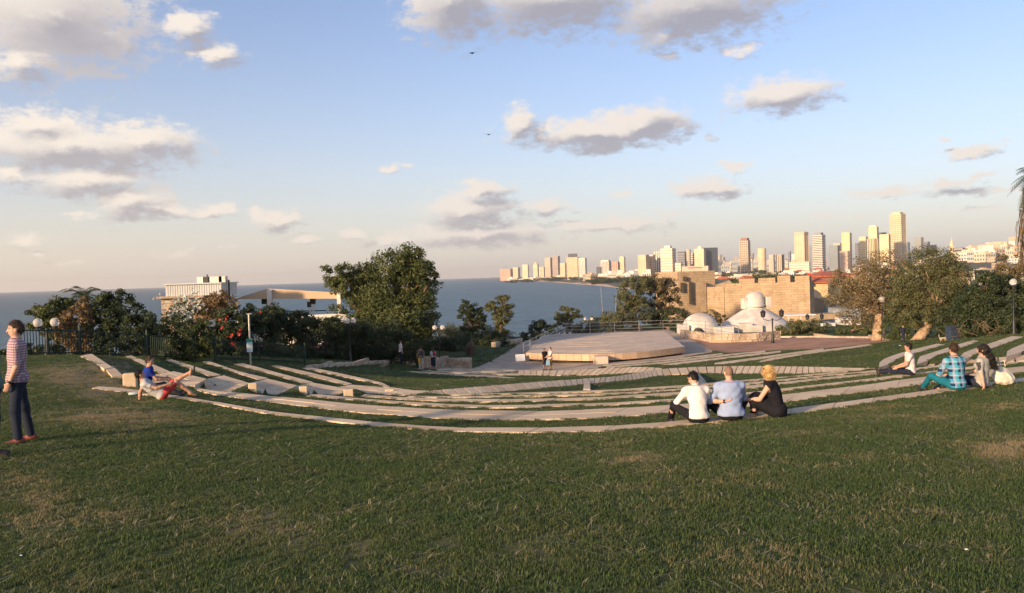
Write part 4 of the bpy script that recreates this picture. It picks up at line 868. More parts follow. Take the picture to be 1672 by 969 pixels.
def m_sign():
    m = mat('park_notice',(.62,.68,.68),.5); T = NT(m.node_tree); b_ = T.n['Principled BSDF']; tc = T.new('ShaderNodeTexCoord'); s = T.new('ShaderNodeSeparateXYZ'); T.l.new(tc.outputs['Generated'],s.inputs[0])
    top = T.math('GREATER_THAN',s.outputs[2],.72); c = T.mix(top,(.60,.68,.70,1),(.02,.22,.16,1))
    row = T.math('GREATER_THAN',T.math('FRACT',T.math('MULTIPLY',s.outputs[2],9.0)),.45); n = T.math('GREATER_THAN',T.noise(T.vmath('MULTIPLY',tc.outputs['Generated'],(9,1,9)),2.2,2),.5)
    c = T.mix(T.math('MULTIPLY',T.math('MULTIPLY',row,n),T.math('MULTIPLY',T.math('LESS_THAN',s.outputs[2],.66),.75)),c,(.06,.13,.16,1)); T.l.new(c,b_.inputs['Base Color']); return m
b = stand(408,42); t = empty('sign_post',b,0,'grey pole with a green topped white notice in front of the hedge','sign')
zt = at_d(408,513,42).z-b.z
MB().tube([(0,0,-.3),(0,0,zt)],.045,8).build('pole',M_STEEL,t); MB().tube([(-.12,0,zt),(.14,0,zt+.01)],.03,6).build('pole_cap',M_STEEL,t)
z1 = at_d(408,564,42).z-b.z; o = MB().box((0,-.07,z1),(.29,.02,.66)).build('notice',m_sign(),t)
# thin poles on the slope behind the stage
for px0,y0,px1,y1,d,lab in ((987,515,981,470,124,'thin leaning flag pole in front of the sea'),(1005,512,1006,478,124,'thin upright pole just right of the leaning flag pole')):
    p0 = stand(px0,d); p1 = at_d(px1,y1,d); o = MB().tube([Vector((0,0,-.3)),p1-p0],[.06,.035],6).build('flag_pole',M_STEEL); o.location = p0; tag(o,lab,'pole')

# ------------------------------------------------------------------ cream canopy, terrace and stone house at the left
M_CANVAS = mat('cream_canvas',(.54,.40,.26),.8,var=.06,vscale=.6); M_OFFW = mat('off_white_plaster',(.66,.62,.56),.85,var=.1,vscale=1.2,bump=.2)
M_HOUSE = m_wall('house_stone',(.36,.27,.19),(.44,.34,.25),(.28,.22,.16),1.2); M_CORR = mat('white_corrugated',(.46,.47,.46),.55,var=.1,vscale=.5)
M_GLASSB = mat('blue_window',(.10,.19,.24),.15,spec=.6)
def build_canopy():
    d = 76; b_ = stand(470,d); t = empty('canopy',b_,0,'cream fabric canopy on white posts above the dark hedge','canopy'); q = lambda x,y,dd=d: at_d(x,y,dd)-b_
    # front fascia, a thick skirt of canvas, and the sloping roof sheet behind it
    fr = [q(380,489),(q(437,471.5)),(q(557,478.3)),(q(557,488)),(q(442,488.5))]
    V = [tuple(p) for p in fr]+[(p.x,p.y+.12,p.z) for p in fr]; mesh('fascia',V,[(4,3,2,1,0),(5,6,7,8,9)]+[(i,(i+1)%5,5+(i+1)%5,5+i) for i in range(5)],M_CANVAS,t)
    back = [q(372,490,d+10),q(437,474,d+10),q(560,479.5,d+10)]; top = fr[:3]; V = [(p.x,p.y+.13,p.z-.02) for p in top]+[tuple(p) for p in back]+[(p.x,p.y+.13,p.z-.1) for p in top]+[(p.x,p.y,p.z-.08) for p in back]
    mesh('roof',V,[(0,1,4,3),(1,2,5,4),(6,9,10,7),(7,10,11,8),(3,4,10,9),(4,5,11,10),(0,3,9,6),(2,8,11,5)],M_CANVAS,t)
    for x,y0 in ((441,473),(554,480)):
        p = q(x,y0); MB().box((p.x,p.y-.16,(p.z-1.5)/2),(.42 if x<500 else .32,.3,p.z+1.5),0).build('post',M_OFFW,t)
    for x in (386,556): p = q(x,487,d+9.8); MB().box((p.x,p.y,(p.z-2)/2),(.2,.2,p.z+2)).build('post',M_OFFW,t)
    # black loudspeakers under the roof are things of their own
    for x,y,pole,lab in ((432,492,False,'black loudspeaker hanging under the left part of the canopy'),(511,492,True,'pair of black loudspeakers on a pole under the canopy')):
        p = at_d(x,y,d+2); tt = empty('loudspeaker',p,0,lab,'loudspeaker')
        MB().box((0,0,0),(.45,.4,.55)).build('cabinet',M_BLACK,tt)
        if pole: MB().box((-.35,0,-.3),(.32,.35,.5)).build('cabinet',M_BLACK,tt); MB().box((.0,.1,-1.0),(.12,.12,2.0)).build('pole',M_STEEL,tt)
        else: MB().tube([(0,0,.25),(0,0,.75)],.04,6).build('hanger',M_BLACK,tt)
    d2 = 73; b2 = stand(510,d2); t2 = empty('terrace',b2,0,'white curved terrace parapet under the cream canopy','terrace'); q2 = lambda x,y,dd: at_d(x,y,dd)-b2
    m_ = MB(); P = [q2(447,517,d2+3),q2(490,516,d2),q2(556,513,d2),q2(578,522,d2+1),q2(582,524,d2+5)]; P = near_curve(P)
    for i in range(len(P)-1):
        a,c = P[i],P[i+1]; m_.add([(a.x,a.y,-1),(c.x,c.y,-1),(c.x,c.y+.4,-1),(a.x,a.y+.4,-1),(a.x,a.y,a.z),(c.x,c.y,c.z),(c.x,c.y+.4,c.z),(a.x,a.y+.4,a.z)],[(0,1,5,4),(4,5,6,7),(2,3,7,6)])
    m_.build('parapet',M_OFFW,t2)
    MB().prism([tuple(p) for p in P]+[(P[-1].x,P[-1].y+7,0),(P[0].x,P[0].y+7,0)],P[0].z-1.6,P[0].z-1.1).build('floor_slab',M_OFFW,t2)
    for x in (470,506,535): p = q2(x,507,d2+6); MB().sphere(tuple(p),.12,10,7).build('lamp_globe',M_GLOBE,t2,True); MB().tube([(p.x,p.y,p.z-.1),(p.x,p.y,p.z-1.6)],.03,5).build('lamp_post',M_BLACK,t2)
    R = [q2(450,509,d2+8),q2(552,507,d2+8)]; MB().tube(R,.05,5).build('hand_rail',M_BLACK,t2)
build_canopy()
def build_house():
    d = 70; b_ = stand(298,d); t = empty('stone_house',b_,0,'old stone house carrying a white container at the left','house'); q = lambda x,y,dd=d: at_d(x,y,dd)-b_
    a,c = q(263,488),q(330,488); w = c.x-a.x
    MB().box(((a.x+c.x)/2,3.0,a.z/2-1),(w,6,a.z+2)).build('wall',M_HOUSE,t); MB().box(((a.x+c.x)/2,2.9,a.z+.08),(w+.5,6.6,.18)).build('cornice',M_HOUSE,t)
    wd = empty('window',(0,0,0)); wd.parent = t
    e = q(297,511); ww = MB().box((e.x,-.02,e.z-.35),(1.5,.1,.95)).build('pane',M_GLASSB,wd); MB().box((e.x,-.3,e.z+.30),(1.9,.7,.07)).build('awning',M_CORR,wd)
    for s in (-.8,0,.8): MB().box((e.x+s,-.05,e.z-.35),(.08,.14,1.0)).build('frame',M_BLACK,wd)
    t2 = empty('container',b_+Vector((0,0,a.z+.17)),0,'white corrugated container on the roof of the stone house','container')
    p0,p1 = q(270,466.5),q(361,464.5); hgt = p0.z-a.z-.15; L = p1.x-p0.x; m_ = MB(); n = 46
    for i in range(n):
        x0 = p0.x+L*i/n; x1 = p0.x+L*(i+1)/n; o_ = .03 if i%2 else 0
        m_.box(((x0+x1)/2,2.0-o_/2,hgt/2),(L/n,4.0+o_,hgt))
    tag(m_.build('corrugated_wall',M_CORR,t2),kind='stuff'); MB().box((p0.x+L/2,2.0,hgt+.06),(L+.2,4.4,.1)).build('roof',M_CORR,t2)
    for x in (322,332,341,352,358): p = q(x,463); MB().box((p.x,1.0,hgt+.35),(.55,.6,.5)).build('roof_unit',M_STEEL if x!=332 else M_BLACK,t2)
    p = q(330,460); MB().tube([(p.x,1.2,hgt),(p.x,1.2,hgt+.8)],.06,5).build('vent_pipe',M_BLACK,t2); p = q(366,470); MB().tube([(p.x,1.2,-.5),(p.x,1.2,hgt+.3)],.07,5).build('vent_pipe',M_BLACK,t2)
build_house()

# ------------------------------------------------------------------ fort, domes, small houses at the right
M_FORT = m_wall('fort_stone',(.38,.275,.17),(.45,.335,.215),(.28,.21,.14),.9,.8,.36); M_DOME = mat('white_dome_plaster',(.56,.51,.45),.8,var=.22,vscale=.5,bump=.25,bscale=2,bdist=.06)
M_ROOF = mat('red_tile',(.42,.13,.07),.85,var=.25,vscale=1.5,bump=.5,bscale=5); M_YEL = mat('ochre_plaster',(.60,.44,.24),.9,var=.15,vscale=.4); M_DARKV = mat('dark_vault',(.10,.10,.10),.8,var=.3,vscale=.5)
def face_block(mb, x0,x1,ytop,d,depth,yb=560,skew=0.0):
    """block whose front runs between two photo columns at distance d, standing on the ground"""
    p0 = at_d(x0,ytop,d); p1 = at_d(x1,ytop,d+skew); zt = (p0.z+p1.z)/2; dd = (p1-p0); n_ = Vector((-dd.y,dd.x,0)).normalized()*depth
    mb.prism([(p0.x,p0.y),(p1.x,p1.y),(p1.x+n_.x,p1.y+n_.y),(p0.x+n_.x,p0.y+n_.y)],EYE-16,zt); return p0,p1,zt,n_
def build_fort():
    D = 150; b_ = stand(1230,D); t = empty('fort',(0,0,0),0,'sand coloured stone fort wall with battlements behind the domes','fort')
    m_ = MB(); face_block(m_,1106,1167,443,D,9,skew=2); m_.build('tower',M_FORT,t)
    m_ = MB(); face_block(m_,1090,1107,447,D+3.5,8,skew=-2.5); m_.build('tower_flank',M_FORT,t)
    m_ = MB(); face_block(m_,1107,1153,460.5,D-2.2,3,skew=1); m_.build('bastion',M_FORT,t)
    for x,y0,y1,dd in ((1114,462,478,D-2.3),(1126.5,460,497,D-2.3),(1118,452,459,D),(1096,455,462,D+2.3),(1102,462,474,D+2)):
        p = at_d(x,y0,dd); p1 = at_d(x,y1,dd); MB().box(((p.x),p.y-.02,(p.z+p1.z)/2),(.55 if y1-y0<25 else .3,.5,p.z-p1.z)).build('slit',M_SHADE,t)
    m_ = MB(); p0,p1,zt,n_ = face_block(m_,1153,1182,469,D-1,5,skew=-1.6); m_.build('wall',M_FORT,t)
    m_ = MB(); p0,p1,zt,n_ = face_block(m_,1182.5,1322,462,D-3,2.6,skew=-8); m_.build('wall',M_FORT,t)
    d_ = p1-p0
    for a,c,y in ((1208,1234,455.5),(1240,1268,454),(1271,1292,450.5),(1299,1322,451)):
        u0,u1 = (a-1182.5)/139.5,(c-1182.5)/139.5; q0 = p0+d_*u0; q1 = p0+d_*u1; z = at_d((a+c)/2,y,(q0.y+q1.y)/2).z; e = n_*.45
        MB().prism([(q0.x+.02,q0.y+.03),(q1.x-.02,q1.y+.03),(q1.x+e.x,q1.y+e.y),(q0.x+e.x,q0.y+e.y)],zt-.05,z).build('merlon',M_FORT,t)
    # pitched roof of a lean-to behind the left part of the wall
    a,c = at_d(1150,468.5,D+1),at_d(1199,466,D+1); r0,r1 = at_d(1166,456.3,D+6),at_d(1190,457,D+6); V = [a,c,r1,r0,c+Vector((0,8,0)),a+Vector((0,10,0))]; V = [tuple(v) for v in V]+[(v[0],v[1],v[2]-.35) for v in V]
    mesh('lean_to_roof',V,[(0,1,2,3),(1,4,2),(4,5,3,2),(5,0,3),(6,7,1,0),(7,10,4,1),(6,11,10,7),(11,6,0,5),(10,11,5,4)],M_YEL,t)
build_fort()
def build_domes():
    d = 112; b_ = stand(1234,d); b_.z = at_d(1234,546,d).z; t = empty('domed_bathhouse',b_,0,'white domed building with a small cupola beside the fort','domed building'); q = lambda x,y,dd=d: at_d(x,y,dd)-b_
    k = d/FPX; R = 53*k; zb = q(1234,528).z; zt = q(1234,497.5).z; N = []
    for i in range(11): s = i/10; N.append((R*(1-s)**.86*(1-.0*s)+1.25*s*0+ (0.0), zb+(zt-zb)*(1-(1-s)**1.12)))
    prof = [(R*1.02,-1.2),(R*1.02,zb-.05)]+[(max(r,1.05),z) for r,z in N]
    prof = [p for i,p in enumerate(prof) if i<2 or p[0]>1.06 or i==len(prof)-1]
    MB().lathe(prof,n=28).build('dome',M_DOME,t,True)
    z0 = zt-.3; rc = 15*k; z1 = q(1234,486).z; z2 = q(1234,476).z
    MB().lathe([(rc*1.12,z0),(rc*1.12,z0+.28),(rc,z0+.32),(rc,z1),(rc*.92,z1+(z2-z1)*.35),(rc*.72,z1+(z2-z1)*.7),(rc*.4,z1+(z2-z1)*.93),(rc*.05,z2)],n=20).build('cupola',M_DOME,t,True)
    for x,y,w in ((1216,490,9),(1252,488,7)): p = q(x,y); MB().box((p.x,-.2,p.z-.45),(w*k,1.0,1.4),.2).build('buttress',M_DOME,t)
    m_ = MB(); p0,p1 = q(1183,531,d-2.5),q(1236,533,d-2.5); m_.box(((p0.x+p1.x)/2,-3.2,p0.z/2-1),(p1.x-p0.x,3.5,p0.z+2)); m_.build('terrace_wall',M_DOME,t)
    m_ = MB(); p0,p1 = q(1195,526,d-1),q(1215,529,d-1); m_.box(((p0.x+p1.x)/2,-3.9,p0.z/2-1),(p1.x-p0.x,2.0,p0.z+2)); m_.build('terrace_step',M_DOME,t)
    d2 = 108; b2 = stand(1144,d2); b2.z = at_d(1144,548,d2).z; t2 = empty('small_dome_house',b2,0,'low white vaulted house with cracked plaster left of the big dome','domed building'); q2 = lambda x,y: at_d(x,y,d2)-b2; k2 = d2/FPX
    zb = q2(1144,536).z; zt = q2(1144,511).z; R = 29*k2
    MB().lathe([(R,-1.0),(R,zb)]+[(R*math.cos(a),zb+(zt-zb)*math.sin(a)) for a in np.linspace(.12,1.5,8)],n=22).build('dome',M_DOME,t2,True)
    p0,p1 = q2(1108,530),q2(1120,530); MB().box(((p0.x+p1.x)/2,-.4,p0.z/2-.5),(p1.x-p0.x,3.2,p0.z+1)).build('side_wall',M_DOME,t2)
    p0,p1 = q2(1160,533),q2(1190,536); MB().box(((p0.x+p1.x)/2,-1.2,p0.z/2-.5),(p1.x-p0.x,2.6,p0.z+1)).build('annex',M_DOME,t2)
    ar = MB(); p = q2(1134,546); R2 = .8
    ar.prism([(p.x+R2*math.cos(a),0) for a in np.linspace(0,math.pi,2)]+[(p.x,-.01)],0,.01) if False else ar.lathe([(.7,0),(.65,.5),(.4,.85),(.05,1.0)],(p.x,-R*.97,max(0,p.z)),12); ar.build('arch_niche',M_SHADE,t2,True)
build_domes()
def simple_house(name,x0,x1,ytop,d,depth,mwall,label,roof=None,ry=0,cat='house',skew=0,wins=0,group=None):
    t = empty(name,(0,0,0),0,label,cat,group); m_ = MB(); p0,p1,zt,n_ = face_block(m_,x0,x1,ytop,d,depth,skew=skew); m_.build('wall',mwall,t); dd = p1-p0
    if roof:
        zr = at_d((x0+x1)/2,ry,d+depth/2).z; e = .5; u = dd.normalized()*e; v = n_.normalized()*e; A = [p0-u-v,p1+u-v,p1+n_+u+v,p0+n_-u+v]; c0 = p0.lerp(p1,.3)+n_*.5; c1 = p0.lerp(p1,.7)+n_*.5
        V = [(a.x,a.y,zt+.02) for a in A]+[(c0.x,c0.y,zr),(c1.x,c1.y,zr)]+[(a.x,a.y,zt+.25) for a in A]
        mesh('roof',V,[(3,2,1,0),(0,1,7,6),(1,2,8,7),(2,3,9,8),(3,0,6,9),(6,7,5,4),(7,8,5),(8,9,4,5),(9,6,4)],roof,t)
    else:
        A = [p0,p1,p1+n_,p0+n_]; MB().prism([(a.x,a.y) for a in A],zt+.01,zt+.25).build('roof',mwall,t)
    for i in range(wins):
        c = p0+dd*((i+.6)/(wins+.2)); w = MB().box((c.x,c.y-.05,zt-1.5),(.9,.25,1.3),math.atan2(dd.y,dd.x)).build('window',M_SHADE,t)
    return t
simple_house('tile_roof_house',1340,1402,452,190,12,mat('brown_wall',(.22,.13,.10),.9),'brown house with a wide red tiled roof behind the fort wall',M_ROOF,443,wins=5)
simple_house('tile_roof_house',1320,1352,463,172,8,M_YEL,'house with a low orange red roof right behind the fort corner',M_ROOF,452,wins=0)
o = MB().box((0,0,1.2),(.7,.5,2.4)).build('red_banner',mat('red_paint',(.62,.06,.05),.6)); o.location = at_d(1322,466,171); tag(o,'bright red upright banner at the right corner of the fort','banner')
simple_house('ochre_building',1336,1442,466,178,14,M_YEL,'sunlit ochre building behind the tan tree',wins=4,skew=4)
simple_house('ochre_building',1400,1450,452,186,12,M_YEL,'taller sunlit ochre building above the tan tree trunk',wins=3)
simple_house('stone_yard_wall',1322,1368,489.5,152,3,M_FORT,'lower weathered stone wall right of the fort','',0,'wall')
d = 160; b = at_d(1322,492,d); t = empty('dark_vault',b,0,'dark half round vault roof beside the fort corner','vault'); P = [(0,0)]+[(2.5*math.sin(a),2.4*math.cos(a)) for a in np.linspace(0,math.pi/2,10)]
V = [(x,0,z) for x,z in P]+[(x,6,z) for x,z in P]; n = len(P); mesh('shell',V,[tuple(range(n)),tuple(range(2*n-1,n-1,-1))]+[((i+1)%n,i,n+i,n+(i+1)%n) for i in range(n)],M_DARKV,t)
simple_house('blue_shack',1366,1405,506,140,6,mat('grey_blue_plaster',(.30,.34,.38),.9,var=.2,vscale=.5),'grey blue plastered shack behind the plaza bushes',cat='shack',wins=1)
simple_house('stone_shack',1322,1372,516,138,5,M_FORT,'low stone shack under the weathered wall',cat='shack')
simple_house('white_shack',1334,1364,531,121,4,M_WHITE,'white flat roofed hut behind the plaza bush',cat='shack',wins=1)
simple_house('white_shack',1380,1406,523.5,124,4,M_WHITE,'plain white walled hut left of the thick split trunk',cat='shack')
simple_house('grey_roof_shack',1352,1392,530,128,5,M_DARKV,'dark grey roofed shed between the white huts',M_DARKV,521,cat='shack')
t = empty('white_awning',at_d(1303,514,127),0,'thin white flat awning right of the big dome','awning'); MB().box((0,0,0),(4.2,3,.15),.05).build('roof_sheet',M_WHITE,t)
for s in (-1.8,0,1.8): MB().box((s,-1.2,-1.6),(.12,.12,3.2)).build('post',M_OFFW,t)
# ------------------------------------------------------------------ the far city
FCOL = {}
def m_fac(name,c,rough=.7,spec=.3): return mat('facade_'+name,c,rough,var=.08,vscale=.03,spec=spec)
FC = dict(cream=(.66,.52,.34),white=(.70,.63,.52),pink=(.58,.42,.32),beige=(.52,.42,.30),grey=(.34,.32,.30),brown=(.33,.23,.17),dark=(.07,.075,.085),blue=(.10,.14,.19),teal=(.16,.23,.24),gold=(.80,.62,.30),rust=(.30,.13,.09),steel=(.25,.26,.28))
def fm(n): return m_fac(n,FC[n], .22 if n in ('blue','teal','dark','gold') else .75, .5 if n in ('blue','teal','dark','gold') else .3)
def tower(x0,x1,ytop,d,body,trim,style,label,yaw=28,k=.8,cap=None,taper=1.0,base=None,step=None,name='tower',cap_col=None,mast=None,floors=None,group='towers of the far skyline'):
    xc = (x0+x1)/2; b_ = plain_at(xc,d); b_.z -= 1; top = at_d(xc,ytop,d).z-b_.z; W = (x1-x0)/FPX*d; y = math.radians(yaw); w = W/(math.cos(y)+k*math.sin(y)); dp = w*k
    view = math.atan2(b_.x,b_.y); t = empty(name,b_,-view-y if yaw>=0 else -view-y,label,'tower' if top>45 else 'building',group)
    if style=='round':
        MB().lathe([(w*.5,0),(w*.5,top)],n=20).build('body',fm(body),t); n = floors or int(top/7)
        m_ = MB()
        for i in range(n): z = top*(i+.5)/n; m_.lathe([(w*.515,z-1.1),(w*.515,z+1.1)],n=20)
        tag(m_.build('floor_bands',fm(trim),t),kind='stuff')
    else:
        MB().box((0,0,top/2),(w,dp,top),0,taper).build('body',fm(body),t); n = floors or max(3,int(top/6.5)); fl = top/n; e = max(.5,w*.012)
        if style in ('bands','grid'):
            m_ = MB()
            for i in range(n):
                z = fl*(i+.6); s = 1-(1-taper)*z/top; m_.box((0,0,z),((w+e)*s,(dp+e)*s,fl*(.5 if style=='bands' else .38)))
            tag(m_.build('floor_bands',fm(trim),t),kind='stuff')
        if style in ('ribs','grid'):
            m_ = MB(); q = max(3,int(w/5))
            for i in range(q+1):
                x = -w/2+w*i/q
                for s in (-1,1): m_.box((x,s*dp/2,top/2-.5),(w/q*.42,e*2.2,top+.6))
            q2 = max(3,int(dp/5))
            for i in range(q2+1):
                yy = -dp/2+dp*i/q2
                for s in (-1,1): m_.box((s*w/2,yy,top/2-.5),(e*2.2,dp/q2*.42,top+.6))
            tag(m_.build('piers',fm(trim),t),kind='stuff')
        if style=='plain':
            m_ = MB()
            for i in range(n): m_.box((0,0,fl*(i+.6)),(w*.55,dp+e,fl*.3)); m_.box((0,0,fl*(i+.6)),(w+e,dp*.5,fl*.3))
            tag(m_.build('window_strips',fm(trim),t),kind='stuff')
    if cap: 
        cw,chh = cap; MB().box((0,0,top+chh/2),(w*cw,dp*cw,chh)).build('crown',fm(cap_col or trim),t)
    if mast: MB().tube([(0,0,top),(0,0,top+mast)],[1.4,.5],6).build('mast',fm('grey'),t)
    return t
T_ = tower
# sea front
T_(817,838,439.5,4600,'brown','pink','grid','broad dim pinkish hotel block at the left end of the sea front',20,mast=24)
T_(838,849,437,4300,'cream','beige','ribs','first bright cream sea front block from the left')
T_(853,864,432.5,4200,'cream','white','plain','second bright cream sea front block, taller, from the left',15)
T_(871,880,432,4100,'cream','pink','plain','cream sea front block with an orange pointed top',22,cap=(.5,11),cap_col='pink')
T_(880.5,890,436,4000,'cream','brown','plain','lower cream block right of the pointed sea front block',20)
T_(890,902.5,421,3700,'grey','beige','bands','left grey tower of the sea front twin pair',25)
T_(902.5,915,418.5,3650,'brown','grey','bands','right grey brown tower of the sea front pair, carrying a crane mast',25,mast=26)
T_(915,926,430,3500,'beige','cream','grid','stepped beige block left of the wide ribbed hotel')
T_(926,946,420.5,3350,'beige','cream','ribs','wide beige ribbed hotel on the sea front with a dark crown',12,cap=(.75,14),cap_col='dark')
T_(945.5,958,421.5,3300,'steel','white','grid','white gridded slab right of the ribbed sea front hotel',18)
T_(974,984,436,3000,'dark','blue','plain','small dark block below a crane behind the sea front')
T_(981,998,427.5,3000,'dark','white','ribs','white and dark striped block right of the sea front hotels',20,cap=(.9,5),cap_col='white')
T_(1000,1011,427.5,2950,'brown','pink','ribs','pinkish brown flat block in the gap right of the sea front',20)
T_(1012,1021.5,421,2950,'beige','cream','bands','slim round shouldered cream tower above the low sea front houses',20,cap=(.8,4))
# second group
T_(1043,1060,416.5,2300,'beige','cream','ribs','cream block with a recessed front, first of the middle group',30)
T_(1059,1070,416.5,2320,'pink','cream','bands','pinkish banded block, second of the middle group',25)
T_(1069.5,1081,410,2360,'dark','white','ribs','narrow dark glass slab with white edges in the middle group',20)
T_(1079.5,1104,406,2250,'beige','white','bands','big white banded tower with stepped crown in the middle group',22,cap=(.5,7),mast=14)
T_(1102,1115,429.5,2240,'beige','white','bands','lower white banded wing at the foot of the big white tower',22)
T_(1107,1122,413.5,2500,'dark','steel','bands','grey banded block behind the big white tower',22,cap=(1.02,4),cap_col='dark')
T_(1120.5,1129.5,407.5,2450,'beige','grey','round','round grey tower in the middle group')
T_(1129,1136,413.5,2480,'dark','white','bands','narrow dark and white banded block right of the round tower',20)
T_(1134.5,1153,406.5,2300,'cream','beige','plain','plain sunlit cream block with a white roof dome in the middle group',25,k=.5,cap=(.35,6),cap_col='white')
T_(1150.5,1164,405,2330,'blue','dark','grid','dark blue glass tower closing the middle group on the right',-24)
T_(1114,1158,435,1700,'pink','rust','plain','low pink flat roofed block at the foot of the middle group',8,k=.4,group='low blocks of the far city')
T_(1209.5,1225,393,2500,'dark','beige','grid','lone tall tower with a rusty red top between the groups',20,cap=(.86,7),cap_col='rust')
T_(1236,1253,406,2900,'cream','beige','round','round cream tower right of the lone rusty topped tower')
T_(1165,1172,418,4200,'beige','grey','plain','hazy far block just right of the dark blue glass tower'); T_(1176,1184,420,4300,'grey','beige','plain','hazy far grey block left of the lone rusty topped tower')
T_(1226,1231,414,3600,'steel','blue','plain','thin dark slab just right of the lone rusty topped tower'); T_(1257,1265,416,3200,'brown','white','ribs','small white and brown striped block right of the round cream tower')
T_(1269,1280,416,3100,'cream','dark','ribs','small cream framed block left of the tall crowned tower'); T_(1286.5,1292,411,3600,'blue','steel','bands','thin blue grey slab left of the tall crowned tower')
# right group
T_(1299,1320,384,2700,'beige','cream','ribs','tall cream tower with an overhanging crown',32,k=.7,cap=(1.06,9),cap_col='beige')
T_(1290,1322,428,2500,'white','beige','bands','long low white slab at the foot of the crowned tower',10,k=.3,group='low blocks of the far city')
T_(1328,1348,384,2650,'dark','white','bands','tall white and dark banded tower',24,cap=(.7,7),cap_col='steel',floors=22)
T_(1321,1330,402,3300,'steel','blue','plain','hazy grey blue slab left of the banded tower')
T_(1355.5,1371,401,3000,'teal','steel','grid','teal glass tower right of the banded tower',20); T_(1362,1376,397.5,3300,'pink','beige','plain','hazy pinkish tower behind the teal glass tower')
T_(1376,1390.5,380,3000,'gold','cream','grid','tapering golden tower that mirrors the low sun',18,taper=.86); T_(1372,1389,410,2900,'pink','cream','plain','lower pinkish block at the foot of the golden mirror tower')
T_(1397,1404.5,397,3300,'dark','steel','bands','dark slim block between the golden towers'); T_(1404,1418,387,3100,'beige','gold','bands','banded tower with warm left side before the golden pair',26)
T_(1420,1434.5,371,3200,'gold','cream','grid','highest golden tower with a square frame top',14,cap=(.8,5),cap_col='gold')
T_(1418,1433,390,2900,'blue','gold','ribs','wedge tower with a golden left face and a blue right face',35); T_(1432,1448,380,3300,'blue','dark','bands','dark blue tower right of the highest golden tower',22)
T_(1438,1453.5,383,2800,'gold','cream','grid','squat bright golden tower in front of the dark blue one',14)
T_(1456,1479,350,2900,'brown','cream','grid','tallest beige gridded tower of the whole skyline',26,k=.9,cap=(.72,6)); T_(1478.5,1486,396,3100,'blue','steel','plain','blue glass slab at the right foot of the tallest tower')
T_(1495.5,1508,388,3200,'teal','grey','grid','grey green tower standing alone above the leaning tree'); T_(1507.5,1518.5,395,3300,'blue','steel','bands','blue block right of the lone grey green tower'); T_(1518,1529.5,400,3350,'steel','blue','plain','low slanted blue block at the right of the blue one')
T_(1559,1575.5,405,1900,'dark','grey','bands','dark grey banded block right of the leaning tree crown',20,k=.9)
T_(1600,1611.5,404,3000,'pink','cream','grid','orange lit block standing alone on the right hillside'); T_(1649.5,1662,387,3000,'steel','gold','ribs','grey and yellow striped tower near the right edge'); T_(1660,1668.5,397,2950,'teal','steel','bands','teal tower beside the striped tower near the right edge')
# church tower
b = plain_at(1554.5,1000); zt = at_d(1554.5,391,1000).z-b.z; t = empty('church_tower',b,0,'slender cream church tower with a pointed spire beyond the leaning tree','tower'); 
MB().box((0,0,(zt-16)/2),(4.6,4.6,zt-16)).build('shaft',fm('cream'),t); MB().box((0,0,zt-12),(3.8,3.8,8)).build('belfry',fm('cream'),t); MB().lathe([(2.6,zt-8),(1.6,zt-4),(.5,zt-1),(.1,zt+3)],n=10).build('spire',fm('cream'),t)
for s in (-1,1): MB().box((s*1.0,-1.95,zt-12),(.9,.3,4)).build('opening',M_SHADE,t)
# ------------------------------------------------------------------ low houses: one object each, a few kinds
M_HW = [mat('city_cream',(.60,.49,.35),.9),mat('city_white',(.68,.63,.54),.9),mat('city_tan',(.48,.36,.25),.9),mat('city_grey',(.38,.36,.33),.9)]
def proto(kind,m_):
    mb = MB(); mb.box((0,0,.5),(1,1,1)); nf = len(mb.F)
    if kind==0: mb.box((.1,.1,1.09),(.35,.4,.2))
    if kind==1: mb.box((.22,0,1.2),(.5,.8,.42)); mb.box((-.3,.2,1.1),(.15,.15,.22))
    w0 = len(mb.F); 
    if kind!=2:
        for j in range(2):
            for i in range(4):
                mb.box((-.36+.24*i,-.5,.3+.42*j),(.12,.03,.2)); mb.box((-.5,-.36+.24*i,.3+.42*j),(.03,.12,.2))
    if kind==2:
        mb.V += [(-.56,-.56,1.0),(.56,-.56,1.0),(.56,.56,1.0),(-.56,.56,1.0),(-.2,0,1.45),(.2,0,1.45)]; k = len(mb.V)-6
        mb.F += [(k,k+1,k+5,k+4),(k+1,k+2,k+5),(k+2,k+3,k+4,k+5),(k+3,k,k+4),(k+3,k+2,k+1,k)]
    me = bpy.data.meshes.new('house'); me.from_pydata(mb.V,[],mb.F); me.materials.append(m_); me.materials.append(M_ROOF if kind==2 else M_GLASSB)
    for p in me.polygons:
        if p.index>=w0: p.material_index = 1
    return me
PROT = [(proto(0,M_HW[0]),'small cream flat roofed house in the low far city','house'),(proto(1,M_HW[1]),'small white house with a roof room in the low far city','house'),(proto(2,M_HW[0]),'small cream house with a red tiled roof in the low far city','house'),(proto(0,M_HW[2]),'small tan flat roofed house in the low far city','house'),(proto(1,M_HW[3]),'small grey house with a roof room in the low far city','house')]
gh = random.Random(5)
def house(px,d,w,h,k):
    b_ = plain_at(px,d); b_.z -= .5; me,lab,cat = PROT[k]; o = inst('house',me,None,b_,(0,0,gh.uniform(-.6,.6)),(w,w*gh.uniform(.7,1.1),h)); tag(o,lab,cat,'houses of the low far city')
for i in range(210):
    px = gh.uniform(1162,1420) if i<150 else gh.uniform(1420,1700); d = 620*(2700/620)**gh.random(); k = gh.choices(range(5),(4,3,3,2,1))[0]; s = (d/1000)**.35
    house(px,d,gh.uniform(9,20)*s,gh.uniform(5,10)*s,k)
for i in range(70): px = gh.uniform(1572,1700); d = gh.uniform(1500,3300); house(px,d,gh.uniform(18,42),gh.uniform(10,26),gh.choice((0,1,0,3)))
